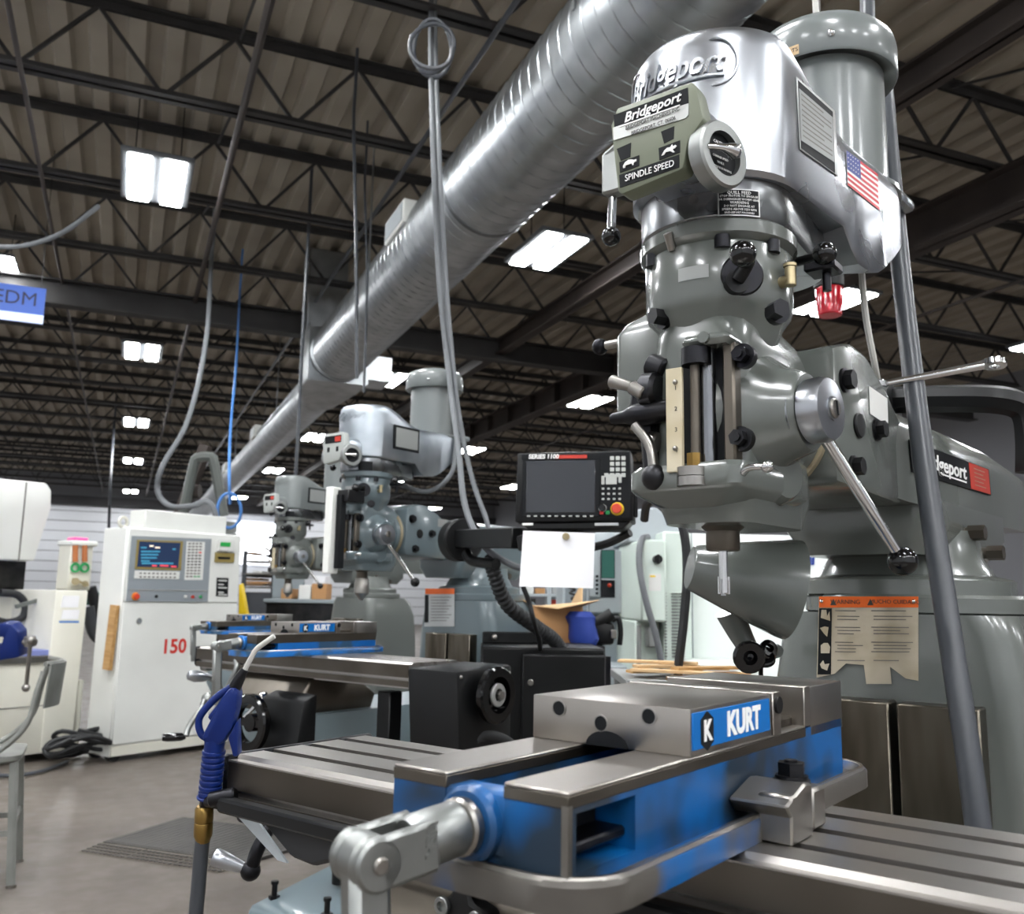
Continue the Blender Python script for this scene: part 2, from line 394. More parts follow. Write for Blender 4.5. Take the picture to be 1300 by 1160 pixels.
# ------------------------------------------------------------------ lamps
def strip_lamp(x, y, label, z=3.80, L=1.0, grp='twin strip lamps in rows under the joists'):
    t = thing('ceiling_lamp', label, 'lamp', (x, y, z), 0, grp, 'W')
    part('housing', B().box(x - .31, x + .31, y - L / 2 - .03, y + L / 2 + .03, z + .02, z + .07, .01), 'cable_grey', t)
    for s in (-1, 1):
        part('light_strip', B().box(x + s * .15 - .095, x + s * .15 + .095, y - L / 2, y + L / 2, z, z + .025, .006, 1), 'lamp_glow', t)
    h = part('hanger', B().cyl((x - .2, y, z + .06), (x - .2, y, HD), .006, n=6), 'dark_steel', t)
    part('hanger', B().cyl((x + .2, y, z + .06), (x + .2, y, HD), .006, n=6), 'dark_steel', t)
LR = {0: 'twin strip lamp in the row above the numbered cream cabinet', 1: 'twin strip lamp in the row beside the round duct', 2: 'twin strip lamp in the row beside the deep brown girder', 3: 'twin strip lamp in the row by the grey wall', -1: 'twin strip lamp in the row by the white side wall'}
for i in (-1, 0, 1, 2, 3):
    for j, y in enumerate((-4.8, 1.97, 8.72, 15.4, 22.1, 28.8, 37.8), -2):
        if (i, j) in ((2, 4),): pass
        strip_lamp(4.07 * i, y, (LR[i] + f', {ORD[4 - j]} from the far wall') if (i, j) != (0, 0) else 'big glaring twin strip lamp above the numbered cream cabinet')
strip_lamp(.15, 4.9, 'twin strip lamp between the sign and the big mill, beside the dark pipe', 3.8)
for _x, _y in ((-2.0, 1.9), (.15, -1.4), (4.07, -1.4), (-4.07, -1.4), (2.0, -4.8), (-2.0, -4.8)): strip_lamp(_x, _y, 'unseen twin strip lamp added to brighten the big mill')  # extra fill lamps off the grid and out of view, added to brighten the big mill
strip_lamp(-2.0, 6.2, 'twin strip lamp hung close before the blue sign', 3.8)
p = watw(12, 344, 11.2)
t = thing('ceiling_lamp', 'single slim strip lamp above the blue hanging sign', 'lamp', p, 0, None, 'W')
part('housing', B().box(p.x - .1, p.x + .1, p.y - .5, p.y + .5, p.z + .02, p.z + .06, .01), 'cable_grey', t)
part('light_strip', B().box(p.x - .085, p.x + .085, p.y - .48, p.y + .48, p.z, p.z + .025, .006, 1), 'lamp_glow', t)
part('hanger', B().cyl((p.x, p.y, p.z + .05), (p.x, p.y, HD), .006, n=6), 'dark_steel', t)

# ------------------------------------------------------------------ spiral duct
DX, DZ, DR = 2.4, 3.16, .38
t = thing('spiral_duct', 'large round galvanised spiral duct running the length of the hall', 'duct', (DX, 1, DZ), 0, None, 'W')
def ducts(name, y0, y1, r, x=DX, z=DZ, pitch=.135, lab=None):
    rings = []; n = 40; y = y0
    d = part(name, B().lathe([(r, 0), (r, y1 - y0)], (x, y0, z), (0, 1, 0), n), 'galvanised', t, lab)
    # raised helical lock seam
    m = int((y1 - y0) / pitch * 20); pts = [(x + (r + .001) * cos(2 * pi * i / 20), y0 + pitch * i / 20, z + (r + .001) * sin(2 * pi * i / 20)) for i in range(m)]
    part('lock_seam', B().tube(pts, .006, n=4, sub=1), 'galvanised', d)
    return d
ducts('duct_section', -3, 6.25, DR); ducts('duct_section', 6.27, 11.6, DR * .985)
part('joint_band', B().lathe([(DR * .99, 0), (DR + .006, .008), (DR + .006, .05), (DR * .98, .06)], (DX, 6.22, DZ), (0, 1, 0), 40), 'seam_dark', t)
for yy in (1.2, 11.5): part('joint_band', B().lathe([(DR * .99, 0), (DR + .012, .01), (DR + .012, .05), (DR * .98, .06)], (DX, yy, DZ), (0, 1, 0), 40), 'galvanised', t)
# square take-off and riser, then the slimmer run beyond
part('transition_box', B().loft([rrect(DX - DR - .02, DX + DR + .02, DZ - DR - .02, DZ + DR + .02, .03, 11.6), rrect(DX - DR - .02, DX + DR + .02, DZ - DR - .02, DZ + DR + .02, .03, 12.25), rrect(DX - .29, DX + .29, 2.93 - .29, 2.93 + .29, .2, 12.9)]).xf(Matrix(((1, 0, 0, 0), (0, 0, 1, 0), (0, 1, 0, 0), (0, 0, 0, 1)))), 'galvanised', t)
part('riser_duct', B().box(DX - .42, DX + .1, 11.75, 12.2, DZ + .3, HD - .01, .01, 1), 'galvanised', t)
part('side_outlet', B().box(DX + .3, DX + .75, 11.7, 12.2, DZ - .3, DZ + .05, .01, 1), 'galvanised', t)
ducts('duct_section', 12.85, 39.5, .285, DX, 2.93, .3, 'slimmer duct run beyond the square take-off')
for yy in (4, 8.5, 15, 21, 27, 33):
    r, z = (DR, DZ) if yy < 12 else (.285, 2.93)
    part('hanger_strap', B().box(DX - r - .012, DX - r, yy, yy + .03, z, HD - .01), 'galvanised', t)
    part('hanger_strap', B().box(DX + r, DX + r + .012, yy, yy + .03, z, HD - .01), 'galvanised', t)
for k, (yy, dx) in enumerate(((7.25, 0), (17.5, 0), (23, 0))):
    r, z = (DR, DZ) if yy < 12 else (.285, 2.93)
    g = part('supply_grille', B().box(DX - r * .80 - .10, DX - r * .80 + .06, yy, yy + .62, z - .06 + r * .3, z + .16 + r * .3, .012, 1), 'cream_white', t, 'white framed air grille on the duct flank')
    part('grille_face', B().box(DX - r * .80 - .106, DX - r * .80 - .1, yy + .03, yy + .59, z - .03 + r * .3, z + .13 + r * .3), 'light_grey', g)

# ------------------------------------------------------------------ hanging blue sign at the frame's edge
p = watw(22, 385, 9.3); s = 9.3 / FPX
t = thing('hanging_sign', 'blue department sign with dark lettering hanging from the joists', 'sign', (p.x - .15, p.y, p.z - .19), 0, None, 'W')
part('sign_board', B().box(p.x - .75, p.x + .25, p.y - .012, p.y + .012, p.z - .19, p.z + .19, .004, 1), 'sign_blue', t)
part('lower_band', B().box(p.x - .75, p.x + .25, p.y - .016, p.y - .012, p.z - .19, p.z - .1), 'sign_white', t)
part('lettering', B().text('EDM', (p.x - .02, p.y - .014, p.z + .05), (1, 0, 0), (0, 0, 1), .2, .002), 'sign_text', t)
for dx in (-.6, .2): part('hanger_wire', B().cyl((p.x + dx, p.y, p.z + .18), (p.x + dx, p.y, HD), .004, n=5), 'dark_steel', t)
# ================================================================== turret milling machines
S1 = Vector((-.52, 1.15, 0))
def pv(px, py, y): return onv(px, py, S1.y + y) - S1      # machine frame: origin on the spindle axis, z from eye height
def pu(px, py, x): return onu(px, py, S1.x + x) - S1
HROT = Matrix.Rotation(radians(-4), 4, 'Z')
def bendcyl(r, phi0, z0):
    """wrap flat lettering round the spindle axis; phi0 is where x = 0 lies"""
    def f(x, y, z): a = phi0 + x / r; return Vector(((r + z) * cos(a), (r + z) * sin(a), z0 + y))
    return f
def smooth(a, b, t): t = max(0, min(1, (t - a) / (b - a))); return t * t * (3 - 2 * t)

def housing(b, out, zt, zb, rnd=.03):
    """belt housing: plan outline with sloping top zt(y), stepped floor zb(y), rounded shoulder"""
    cy = sum(p[1] for p in out) / len(out)
    def ring(f, g, d=0):
        r = []
        for x, y in out:
            L = hypot(x, y - cy) or 1; k = (L - d) / L * f; r.append(Vector((x * k, cy + (y - cy) * k, g(y))))
        return r
    R = [ring(.25, zb), ring(.97, zb), ring(1, lambda y: zb(y) + .006), ring(1, lambda y: zt(y) - rnd), ring(1, lambda y: zt(y) - rnd * .45, .004), ring(1, lambda y: zt(y) - rnd * .14, .012), ring(1, zt, .028)]
    for f in (.7, .4, .12): R.append([Vector((x * f, cy + (y - cy) * f, zt(cy + (y - cy) * f))) for x, y in out])
    b.loft(R); return b

def build_mill(S, label, tz=-.2, hero=False, paint='grey_paint', shell='polished', panel='green_panel', hx=0, tl=(-.47, .62), grp=None, tk=1.0):
    """S: spindle axis in the M frame; tz: height of the table top; hero: the one with every plate and lever"""
    S = Vector(S); R = thing('milling_machine', label, 'machine', (S.x, S.y, FLOOR), MA, grp)
    HR = HROT if hero else Matrix.Identity(4)
    def P(name, b, m, parent=None, h=0, lab=None):
        if h: b.xf(HR)
        return part(name, b, m, parent or R, lab, org=(0, 0, FLOOR))
    n = 32 if hero else 20
    # base, column, ways ------------------------------------------------
    bo_ = lambda d: [(.34 - d, -.42 + d), (.42 - d, .25), (.42 - d, .99 - d), (-.26 + d, .99 - d), (-.26 + d, .25), (-.06 + d, -.42 + d)]
    P('base', B().loft([[Vector((x, y, FLOOR + z)) for x, y in bo_(d)] for d, z in ((0, 0), (0, .155), (.008, .175), (.03, .19), (.06, .2))]), 'pale_blue_paint' if not hero else paint)
    for sx, sy in ((.0, -.36), (.28, -.36)):
        q = P('anchor_bolt', B().cyl((sx, sy, FLOOR + .17), (sx, sy, FLOOR + .25), .010, n=10).hexb((sx, sy, FLOOR + .188), (0, 0, 1), .02, .018).cyl((sx, sy, FLOOR + .245), (sx, sy, FLOOR + .255), .014, n=10), 'dark_steel')
    cx = .08
    P('column', B().loft([rrect(cx - .27, cx + .27, .44, .98, .07, FLOOR + .2), rrect(cx - .24, cx + .24, .475, .95, .06, -.75), rrect(cx - .225, cx + .225, .475, .94, .06, -.3), rrect(cx - .215, cx + .215, .475, .93, .06, -.14), rrect(cx - .2, cx + .2, .475, .90, .06, -.05), rrect(cx - .19, cx + .19, .475, .87, .08, -.015)]), paint)
    for a, c in ((-.128, -.006), (.006, .128)):
        P('column_way', B().box(cx + .015 + a, cx + .015 + c, .425, .48, FLOOR + .25, -.157, .003, 1), 'way_steel')
    P('column_flange', B().lathe([(.19, 0), (.2, .006), (.2, .03), (.193, .036)], (cx, .68, -.018), (0, 0, 1), 40), paint)
    P('turret', B().lathe([(.187, 0), (.187, .025), (.18, .03), (.155, .035), (.135, .07), (.13, .115)], (cx - .02, .68, .018), (0, 0, 1), 40), paint)
    tg = P('ram_saddle', B().loft([rrect(-.105, .105, .47, .93, .04, .085), rrect(-.13, .13, .46, .96, .03, .13), rrect(-.13, .13, .46, .96, .03, .178)]), paint, h=1)
    for k, (px, py) in enumerate(((1222, 676), (1262, 696))):
        p = pv(px, py, .42) if 0 else pu(px, py, .2)
        P('clamp_bolt', B().cyl((.12, .66 + .12 * k, .13 - .03 * k), (.155, .66 + .12 * k, .13 - .03 * k), .011, n=12).hexb((.135, .66 + .12 * k, .13 - .03 * k), (1, 0, 0), .014, .028), 'oily_steel', tg, h=1)
    # ram: rounded section, tapering tail
    def rsec(y, w, z0, z1):
        zs = z0 + (z1 - z0) * .52; o = [Vector((-w, y, z0)), Vector((-w * 1.0, y, zs))]
        for k in range(1, 12): t = pi - pi * k / 12; o.append(Vector((w * cos(t), y, zs + (z1 - zs) * sin(t) ** .8)))
        return o + [Vector((w, y, zs)), Vector((w, y, z0))]
    P('ram', B().loft([rsec(.37, .105, .17, .335), rsec(.40, .115, .165, .345), rsec(1.0, .115, .165, .35), rsec(1.25, .112, .17, .33), rsec(1.36, .1, .18, .30)]), paint, h=1)
    # knuckle between ram and head
    kn = [(.13, .2), (.14, .168), (.40, .158), (.415, .19), (.415, .30), (.35, .345), (.27, .383), (.21, .388), (.14, .368)]
    K = P('ram_adapter', B().prism(kn, 'x', -.105, .108, .012, 2), paint, h=1)
    def hk(px, py, xh):     # pixel onto the head-frame plane x = xh of the big mill
        nn = HROT.to_3x3() @ Vector((1, 0, 0)); o = HROT @ Vector((xh, 0, 0)); d = mf(ray(px, py)); return HROT.inverted() @ (d * (nn.dot(o + S1) / nn.dot(d)) - S1)
    for px, py, r, m in ((1076, 482, .014, 'dark_steel'), (1117, 545, .013, 'dark_steel'), (1088, 592, .013, 'dark_steel')):
        p = hk(px, py, .114); P('bolt', B().hexb((.112, p.y, p.z), (1, 0, 0), r, .012).cyl((.106, p.y, p.z), (.112, p.y, p.z), r * 1.3, n=18), m, K, h=1)
    p = hk(1090, 540, .109); P('plug', B().cyl((.107, p.y, p.z), (.113, p.y, p.z), .019, n=20, bev=.002), 'black_metal', K, h=1)
    if hero: P('data_sheet', B().slab([hk(x, y, .1085) for x, y in ((1103, 490), (1126, 506), (1127, 540), (1104, 525))], (1, 0, 0), .0008), 'label_white', K, h=1)
    P('swivel_disc', B().lathe([(.085, 0), (.098, .006), (.1, .03), (.1, .045), (.1, .07)], (0, .09, .255), (0, 1, 0), 40), paint, h=1)
    P('graduated_ring', B().lathe([(.1, 0), (.104, .003), (.104, .013), (.1, .016)], (0, .112, .255), (0, 1, 0), 40), 'ring_tan', h=1)
    # ---- quill head
    def ring(x0, x1, y0, y1, r, z): return rrect(x0, x1, y0, y1, r, z, 4)
    Q = P('head_casting', B().loft([ring(-.055, .07, -.075, .12, .03, .10), ring(-.062, .078, -.088, .13, .03, .135), ring(-.062, .074, -.086, .135, .03, .19), ring(-.064, .076, -.088, .14, .035, .25), ring(-.064, .076, -.088, .14, .035, .33), ring(-.066, .074, -.086, .12, .04, .355), ring(-.064, .066, -.08, .08, .05, .375)]), paint, h=1)
    P('feed_lobe', B().lathe([(.112, .02), (.105, .045), (.082, .075), (.062, .10), (.054, .122), (.05, .126)], (0, .005, .245), (1, 0, 0), n), paint, Q, h=1)
    P('lower_lobe', B().lathe([(.06, .0), (.05, .05), (.034, .09), (.03, .095)], (.0, .03, .165), (1, -.25, 0), 20), paint, Q, h=1)
    # lower collar, nose, cutter
    Lc = P('quill_collar', B().loft([ring(-.03, .04, -.05, .05, .02, .102), ring(-.05, .06, -.08, .075, .03, .118), ring(-.072, .088, -.118, .09, .022, .137), ring(-.076, .09, -.122, .09, .02, .143), ring(-.076, .09, -.122, .09, .02, .165), ring(-.07, .086, -.117, .09, .02, .172)]), paint, h=1)
    P('spindle_nose', B().lathe([(.021, 0), (.0225, .003), (.0225, .026), (.031, .034), (.05, .044)], (0, 0, .068), (0, 0, 1), n), 'oily_steel')
    if hero:
        cut = P('end_mill', B().cyl((0, 0, .012), (0, 0, .07), .0062, n=14).prism([(-.009, 0), (.002, -.002), (.009, .001), (0, .003)], 'z', .010, .034, .0005, 1).prism([(0, -.009), (.003, 0), (-.001, .009), (-.003, 0)], 'z', .008, .03), 'chrome')
    else:
        P('drill_chuck', B().lathe([(.008, 0), (.014, .012), (.03, .03), (.03, .075), (.027, .08), (.027, .09)], (0, 0, -.02), (0, 0, 1), 18), 'steel')
    # quill, slot and depth stop on the front
    fy = -.094
    def fb(px0, px1, py0, py1, y0, y1, bev=.001): a, c = pv(px0, py1, y0), pv(px1, py0, y0); return B().box(a.x, c.x, y0, y1, a.z, c.z, bev, 1)
    P('quill_slot', fb(868, 922, 432, 612, -.0965, -.07), 'label_black')
    a = pv(913, 600, -.07); c = pv(913, 440, -.07); P('quill', B().cyl((a.x, -.1, a.z), (a.x, -.1, c.z), .0115, n=20), 'dark_polished')
    fr = fb(919, 931, 430, 618, -.108, -.085, .003); P('slot_rail', fr, 'oily_steel')
    a = pv(884, 600, -.115); c = pv(884, 445, -.115); P('depth_rod', B().cyl((a.x, -.115, a.z), (a.x, -.115, c.z), .0065, n=14), 'oily_steel')
    tb = fb(863, 924, 417, 442, -.128, -.08, .006); P('rod_bracket', tb, paint)
    p = pv(893, 428, -.131); P('bracket_screw', B().cyl((p.x, -.133, p.z), (p.x, -.127, p.z), .0075, n=16), paint)
    a = pv(884, 464, -.115); c = pv(884, 443, -.115); P('stop_collar', B().cyl((a.x, -.115, a.z), (a.x, -.115, c.z), .019, n=20), 'dark_steel')
    a = pv(879, 617, -.12); c = pv(879, 593, -.12); P('stop_nut', B().cyl((a.x, -.118, a.z), (a.x, -.118, (a.z + c.z) / 2 - .0005), .02, n=22).cyl((a.x, -.118, (a.z + c.z) / 2 + .0005), (a.x, -.118, c.z), .0195, n=22), 'steel')
    a = pv(880, 592, -.12); c = pv(880, 575, -.12); P('brass_nut', B().cyl((a.x, -.117, a.z), (a.x, -.117, c.z), .0095, n=6), 'brass')
    a, c = pv(847, 600, -.125), pv(866, 466, -.125); rl = P('depth_scale', B().box(a.x, c.x, -.127, -.121, a.z, c.z, .0008, 1), 'ruler_cream', lab='cream graduated depth scale')
    for i in range(1, 5):
        z = c.z + (a.z - c.z) * (i * .2); P('numeral', B().text(str(i), ((a.x + c.x) / 2 + .003, -.1275, z), (1, 0, 0), (0, 0, 1), .008, .0003), 'print_dark', rl)
    for py in (485, 569): p = pv(857, py, -.128); P('rivet', B().sph((p.x, -.128, p.z), .0035, 10), 'steel', rl)
    # bolts on the casting's flank
    for px, py, r in ((944, 452, .0155), (941, 557, .0155)):
        p = pv(px, py, -.096); P('flank_bolt', B().cyl((p.x, -.088, p.z), (p.x, -.1, p.z), r, n=24).hexb((p.x, -.1, p.z), (0, -1, 0), r * .68, .012).cyl((p.x, -.11, p.z), (p.x, -.116, p.z), r * .38, n=12), 'dark_steel', Q)
    p = pv(935, 604, -.1); kb = P('lock_knob', B().cyl((p.x, -.085, p.z), (p.x, -.118, p.z), .0155, n=20, bev=.003), 'dark_steel', Q)
    q = pv(974, 592, -.125); P('lock_lever', B().tube([(p.x + .008, -.11, p.z - .002), (p.x + .025, -.12, p.z + .006), (q.x, -.125, q.z)], .0045, 10, 4, rad=[.006, .0045, .004]).sph((q.x, -.125, q.z), .0078, 12), 'chrome', kb)
    # feed lever hub
    hb = P('feed_hub', B().lathe([(.044, 0), (.046, .006), (.046, .012), (.036, .013), (.036, .02), (.0415, .022), (.0425, .042), (.039, .05), (.016, .052), (.016, .054)], (.108, -.012, .243), (1, -.12, 0), n), 'polished')
    hub = Vector((.155, -.018, .243))
    P('screw_slot', B().bar(hub + Vector((.0105, -.002, .009)), hub + Vector((.0105, .002, -.009)), .002, .0025), 'label_black', hb)
    P('hub_screw', B().cyl(hub + Vector((.003, 0, 0)), hub + Vector((.01, -.001, 0)), .013, n=18, bev=.002), 'steel', hb)
    p = pu(1146, 712, .205); P('feed_lever', B().tube([hub + Vector((-.012, .01, -.03)), (hub + Vector((-.012, .01, -.03))).lerp(p, .5), p], .0075, 14, 4, rad=[.0085, .0075, .0065]), 'chrome', hb)
    P('lever_ball', B().sph(p, .019, 22), 'black_gloss', hb)
    # ---- gear housing over the quill head
    G = P('gear_housing', B().lathe([(.075, -.03), (.083, -.012), (.086, 0), (.097, .014), (.101, .028), (.1015, .098), (.098, .104)], (0, 0, .37), (0, 0, 1), 48), paint)
    for px, py in ((842, 402), (978, 395)):
        p = pv(px, py, -.085); d = Vector((p.x, -.085, 0)).normalized(); P('hex_bolt', B().hexb((p.x, -.078, p.z), d, .012, .022).cyl((p.x, -.07, p.z), Vector((p.x, -.07, p.z)) + d * .01, .015, n=16), 'dark_steel', G)
    d = Vector((.67, -.74, 0)); c0 = d * .099 + Vector((0, 0, .421))
    sd = P('speed_dial', B().lathe([(.028, -.008), (.028, .004), (.026, .006)], c0, d, 30), 'dark_steel', G)
    tip = pv(943, 322, -.15)
    P('speed_lever', B().cyl(c0 + d * .005 + Vector((-.012, 0, -.012)), c0 + d * .02 + Vector((-.012, 0, -.012)), .016, n=18).tube([c0 + d * .018 + Vector((-.012, 0, -.01)), c0 + d * .03 + Vector((-.002, 0, .008)), tip], .009, 12, 4), 'black_metal', sd)
    P('lever_ball', B().sph(tip, .0165, 20), 'black_gloss', sd)
    e = Vector((.97, -.2, 0)); c1 = e * .1 + Vector((0, 0, .42))
    P('oil_cup', B().cyl(c1, c1 + e * .016, .008, n=12).cyl(c1 + e * .016 + Vector((0, 0, -.008)), c1 + e * .016 + Vector((0, 0, .018)), .0075, n=12, bev=.001).cyl(c1 + e * .016 + Vector((0, 0, .018)), c1 + e * .016 + Vector((0, 0, .022)), .009, n=12), 'brass_pale', G)
    a = pv(885, 345, -.09); P('makers_plate', B().loft([[Vector((.1023 * cos(t), .1023 * sin(t), z)) for t in [radians(-96 + 3.4 * k) for k in range(8)] ] for z in (.419, .437)], cap=(0, 0), closed=False), 'label_grey', G)
    # ---- flange ring, lower housing, belt housing, motor
    P('flange_ring', B().lathe([(.085, 0), (.1, .004), (.1085, .012), (.1085, .028), (.105, .032)], (0, 0, .467), (0, 0, 1), 48), paint)
    for t in (-128, -62, -20):
        P('ring_bolt', B().cyl((.098 * cos(radians(t)), .098 * sin(radians(t)), .458), (.098 * cos(radians(t)), .098 * sin(radians(t)), .475), .011, n=12), 'dark_steel')
    P('lower_housing', housing(B(), stadium(.107, .16, .085, 56), lambda y: .575, lambda y: .496, .01), 'dark_polished', h=1)
    up = P('belt_housing', housing(B(), stadium(.119, .385, .126, 72), lambda y: .774 - .064 * smooth(-.05, .2, y), lambda y: .553 - .043 * smooth(.17, .205, y) + .13 * smooth(.26, .51, y), .036), shell, h=1, lab='polished aluminium belt housing')
    # motor with domed cap
    mo = P('motor', B().lathe([(.106, 0), (.106, .24)], (0, .4, .69), (0, 0, 1), 48), 'motor_grey', h=1)
    P('motor_foot', B().lathe([(.118, 0), (.125, .004), (.125, .012), (.115, .02)], (0, .4, .695), (0, 0, 1), 48), 'motor_grey', mo, h=1)
    P('motor_cap', B().lathe([(.106, .014), (.127, 0), (.13, .004), (.13, .05), (.127, .064), (.115, .08), (.08, .093), (.03, .099)], (0, .4, .925), (0, 0, 1), 48), 'motor_grey', mo, h=1)
    an = radians(-60); P('cap_screw', B().sph((.13 * cos(an), .4 + .13 * sin(an), .952), .007, 12).cyl((.12 * cos(an), .4 + .12 * sin(an), .952), (.132 * cos(an), .4 + .132 * sin(an), .952), .0045, n=10), 'chrome', mo, h=1)
    P('clamp_lug', B().box(.06, .115, .46, .53, .70, .725, .012, 2), shell, h=1)
    # speed panel on the front
    zf = -.19
    poly = [(783, 137), (878, 103), (884, 112), (893, 150), (873, 180), (867, 213), (860, 217), (790, 246), (784, 243), (775, 160)]
    pp = [pv(x, y, zf) for x, y in poly]
    pb = P('speed_panel', B().prism([(p.x, p.z) for p in pp], 'y', zf, zf + .03, .003, 2), panel)
    P('panel_block', B().prism([(-.035, .535), (.06, .535), (.07, .56), (.07, .60), (.055, .625), (-.035, .625)], 'y', zf + .028, -.06, .01, 2), shell, pb)
    if hero:
        def quadp(name, pts, m, parent, dy=-.0008, t=.0008):
            return P(name, B().prism([(pv(x, y, zf + dy).x, pv(x, y, zf + dy).z) for x, y in pts], 'y', zf + dy, zf + dy + t + abs(dy), 0), m, parent)
        pl = quadp('name_plate', [(779, 146), (873, 111), (874, 131), (780, 165)], 'label_black', pb)
        quadp('name_band', [(778, 162), (874, 131), (874, 146), (870, 150), (779, 178)], 'label_silver', pb, -.0014)
        o = pv(827, 137, zf - .002); P('lettering', B().text('Bridgeport', o, (1, 0, .04), (0, 0, 1), .0185, .0004, .25, bold=.0003), 'white_ink', pl)
        P('lettering', B().bar((o.x - .048, o.y, o.z - .0105), (o.x + .04, o.y, o.z - .0095), .0006, .0016), 'white_ink', pl)
        o = pv(828, 150.5, zf - .003); P('lettering', B().text('BRIDGEPORT MACHINES INC.', o, (1, 0, .02), (0, 0, 1), .0074, .0003, sx=.8), 'print_dark', pl)
        o = pv(829, 159.5, zf - .003); P('lettering', B().text('BRIDGEPORT, CT. 06606', o, (1, 0, .02), (0, 0, 1), .0074, .0003, sx=.8), 'print_dark', pl)
        for pts in ([(783, 189), (801, 181), (800, 199), (788, 204)], [(839, 167), (856, 160), (855, 176), (843, 182)]):
            quadp('speed_window', pts, 'label_black', pb, -.0006)
        for pts, k in (([(786, 206), (811, 197), (811, 210), (787, 219)], 0), ([(836, 188), (863, 178), (863, 193), (837, 203)], 1)):
            q = quadp('speed_symbol', pts, 'label_black', pb, -.0012)
            c = sum((pv(x, y, zf - .0024) for x, y in pts), Vector()) / 4
            if k == 0:   # tortoise
                s = [(-.009, -.003), (-.006, -.0035), (-.0055, -.0005), (.004, -.0005), (.0045, -.003), (.0065, -.003), (.0065, 0), (.0105, .001), (.0105, .0035), (.007, .0035), (.004, .005), (-.001, .006), (-.006, .004), (-.009, 0)]
            else:        # hare
                s = [(-.011, -.004), (-.0075, -.004), (-.005, -.001), (.001, -.0015), (.0055, -.005), (.0075, -.0045), (.0045, .0), (.008, .0005), (.0105, .0025), (.0085, .0045), (.005, .0035), (.004, .0065), (.0015, .0035), (-.003, .004), (-.007, .0015)]
            P('animal_mark', B().prism([(c.x + a, c.z + e) for a, e in s], 'y', c.y - .0003, c.y + .0008), 'white_ink', q)
        pl = quadp('caption_plate', [(786, 222), (862, 196), (862, 212), (787, 238)], 'label_black', pb, -.0012)
        o = pv(824, 217, zf - .0024); P('lettering', B().text('SPINDLE SPEED', o, (1, 0, .015), (0, 0, 1), .0125, .0004, sx=.84), 'white_ink', pl)
        # raised maker's script on the belt housing
        r = .1195; f = bendcyl(r, radians(-98), .712)
        P('raised_script', B().text('Bridgeport', (0, 0, 0), (1, 0, 0), (0, 1, 0), .047, .003, .35, bold=.0008, sx=.76, bend=f), shell, up, lab='raised script lettering')
        pts = [f(.08 * (-1 + 2 * k / 24), -.02, .001) for k in range(25)]; P('raised_script', B().tube(pts, .003, 6, 1), shell, up)
        oval = [(-.112 + .03 * (1 - cos(t)), .036 * sin(t)) for t in [0]]
        oval = [(s * .068 + s * .03 * cos(t), .034 * sin(t)) for s, rng in ((1, range(-6, 7)), (-1, range(6, -7, -1))) for t in [k * pi / 12 for k in rng]]
        P('raised_border', B().tube([f(x, y, .0005) for x, y in oval + oval[:1]], .0018, 6, 1), shell, up)
        # quill feed plate on the lower housing
        def arcplate(r, a0, a1, z0, z1, rot=HR):
            return B().loft([[Vector((r * cos(t), r * sin(t), z)) for t in [radians(a0 + (a1 - a0) * k / 10) for k in range(11)]] for z in (z0, z1)], cap=(0, 0), closed=False)
        fp = P('feed_plate', arcplate(.1085, -61, -31, .499, .536), 'label_silver', h=1, lab='small dark instruction plate with pale lettering')
        P('plate_field', arcplate(.1088, -60, -32, .5005, .5345), 'label_black', fp, h=1)
        fb_ = bendcyl(.109, radians(-46), .561)
        for i, (tx, sz) in enumerate((('QUILL FEED', .0062), ('STOP MOTOR TO ENGAGE', .0042), ('OR DISENGAGE WORM GEAR', .0042), ('WARNING', .0052), ('DO NOT ENGAGE AT', .0042), ('SPEEDS ABOVE 3250 RPM', .0042), ('BRIDGEPORT MACHINES', .0036))):
            b = B(); bb = bendcyl(.109, radians(-46), .5305 - i * .0046); b.text(tx, (0, 0, 0), (1, 0, 0), (0, 1, 0), sz, .0002, bend=bb, res=1); P('lettering', b, 'white_ink', fp, h=1)
        # instruction plate and flag on the flank
        def hitp(pts, o, d, off):
            nn = Vector((d.y, -d.x, 0)); o = HR @ (o + nn * off); nn = HR.to_3x3() @ nn
            return [mf(ray(x, y)) * (nn.dot(o + S1) / nn.dot(mf(ray(x, y)))) - S1 for x, y in pts], nn
        def flank(pts, off):   # flat patch on the tapering right flank
            o = Vector((.1195, .02, 0)); d = Vector((.007, .385, 0)).normalized(); nn = Vector((d.y, -d.x, 0)); o = HR @ (o + nn * off); d = HR.to_3x3() @ d; nn = HR.to_3x3() @ nn
            out = []
            for x, y in pts:
                rr = mf(ray(x, y)); t = nn.dot(o + S1) / nn.dot(rr); out.append(rr * t - S1)
            return out, nn
        q, nn = flank([(1010, 98), (1059, 141), (1063, 224), (1015, 190)], .0005); ip = P('instruction_plate', B().slab(q, nn, .0015, .0003), 'label_silver')
        q2, nn = flank([(1013, 102), (1057, 142), (1060, 220), (1017, 188)], .002); P('plate_border', B().slab(q2, nn, .0004), 'label_black', ip)
        q3, nn = flank([(1014, 112), (1057, 149), (1059, 206), (1017, 178)], .0025); pf = P('plate_field', B().slab(q3, nn, .0004), 'label_grey', ip)
        for i in range(9):
            t = .08 + .1 * i; a = q3[0].lerp(q3[3], t).lerp(q3[1].lerp(q3[2], t), .06); c = q3[0].lerp(q3[3], t).lerp(q3[1].lerp(q3[2], t), .94 if i % 3 else .7)
            P('text_line', B().bar(a + nn * .0004, c + nn * .0004, .0004, .0018), 'print_grey', pf)
        q, nn = flank([(1074, 191), (1114, 221), (1116, 267), (1076, 235)], .0006)
        fl = P('flag_decal', B().slab(q, nn, .0004), 'flag_white', lab='small stars and stripes flag decal')
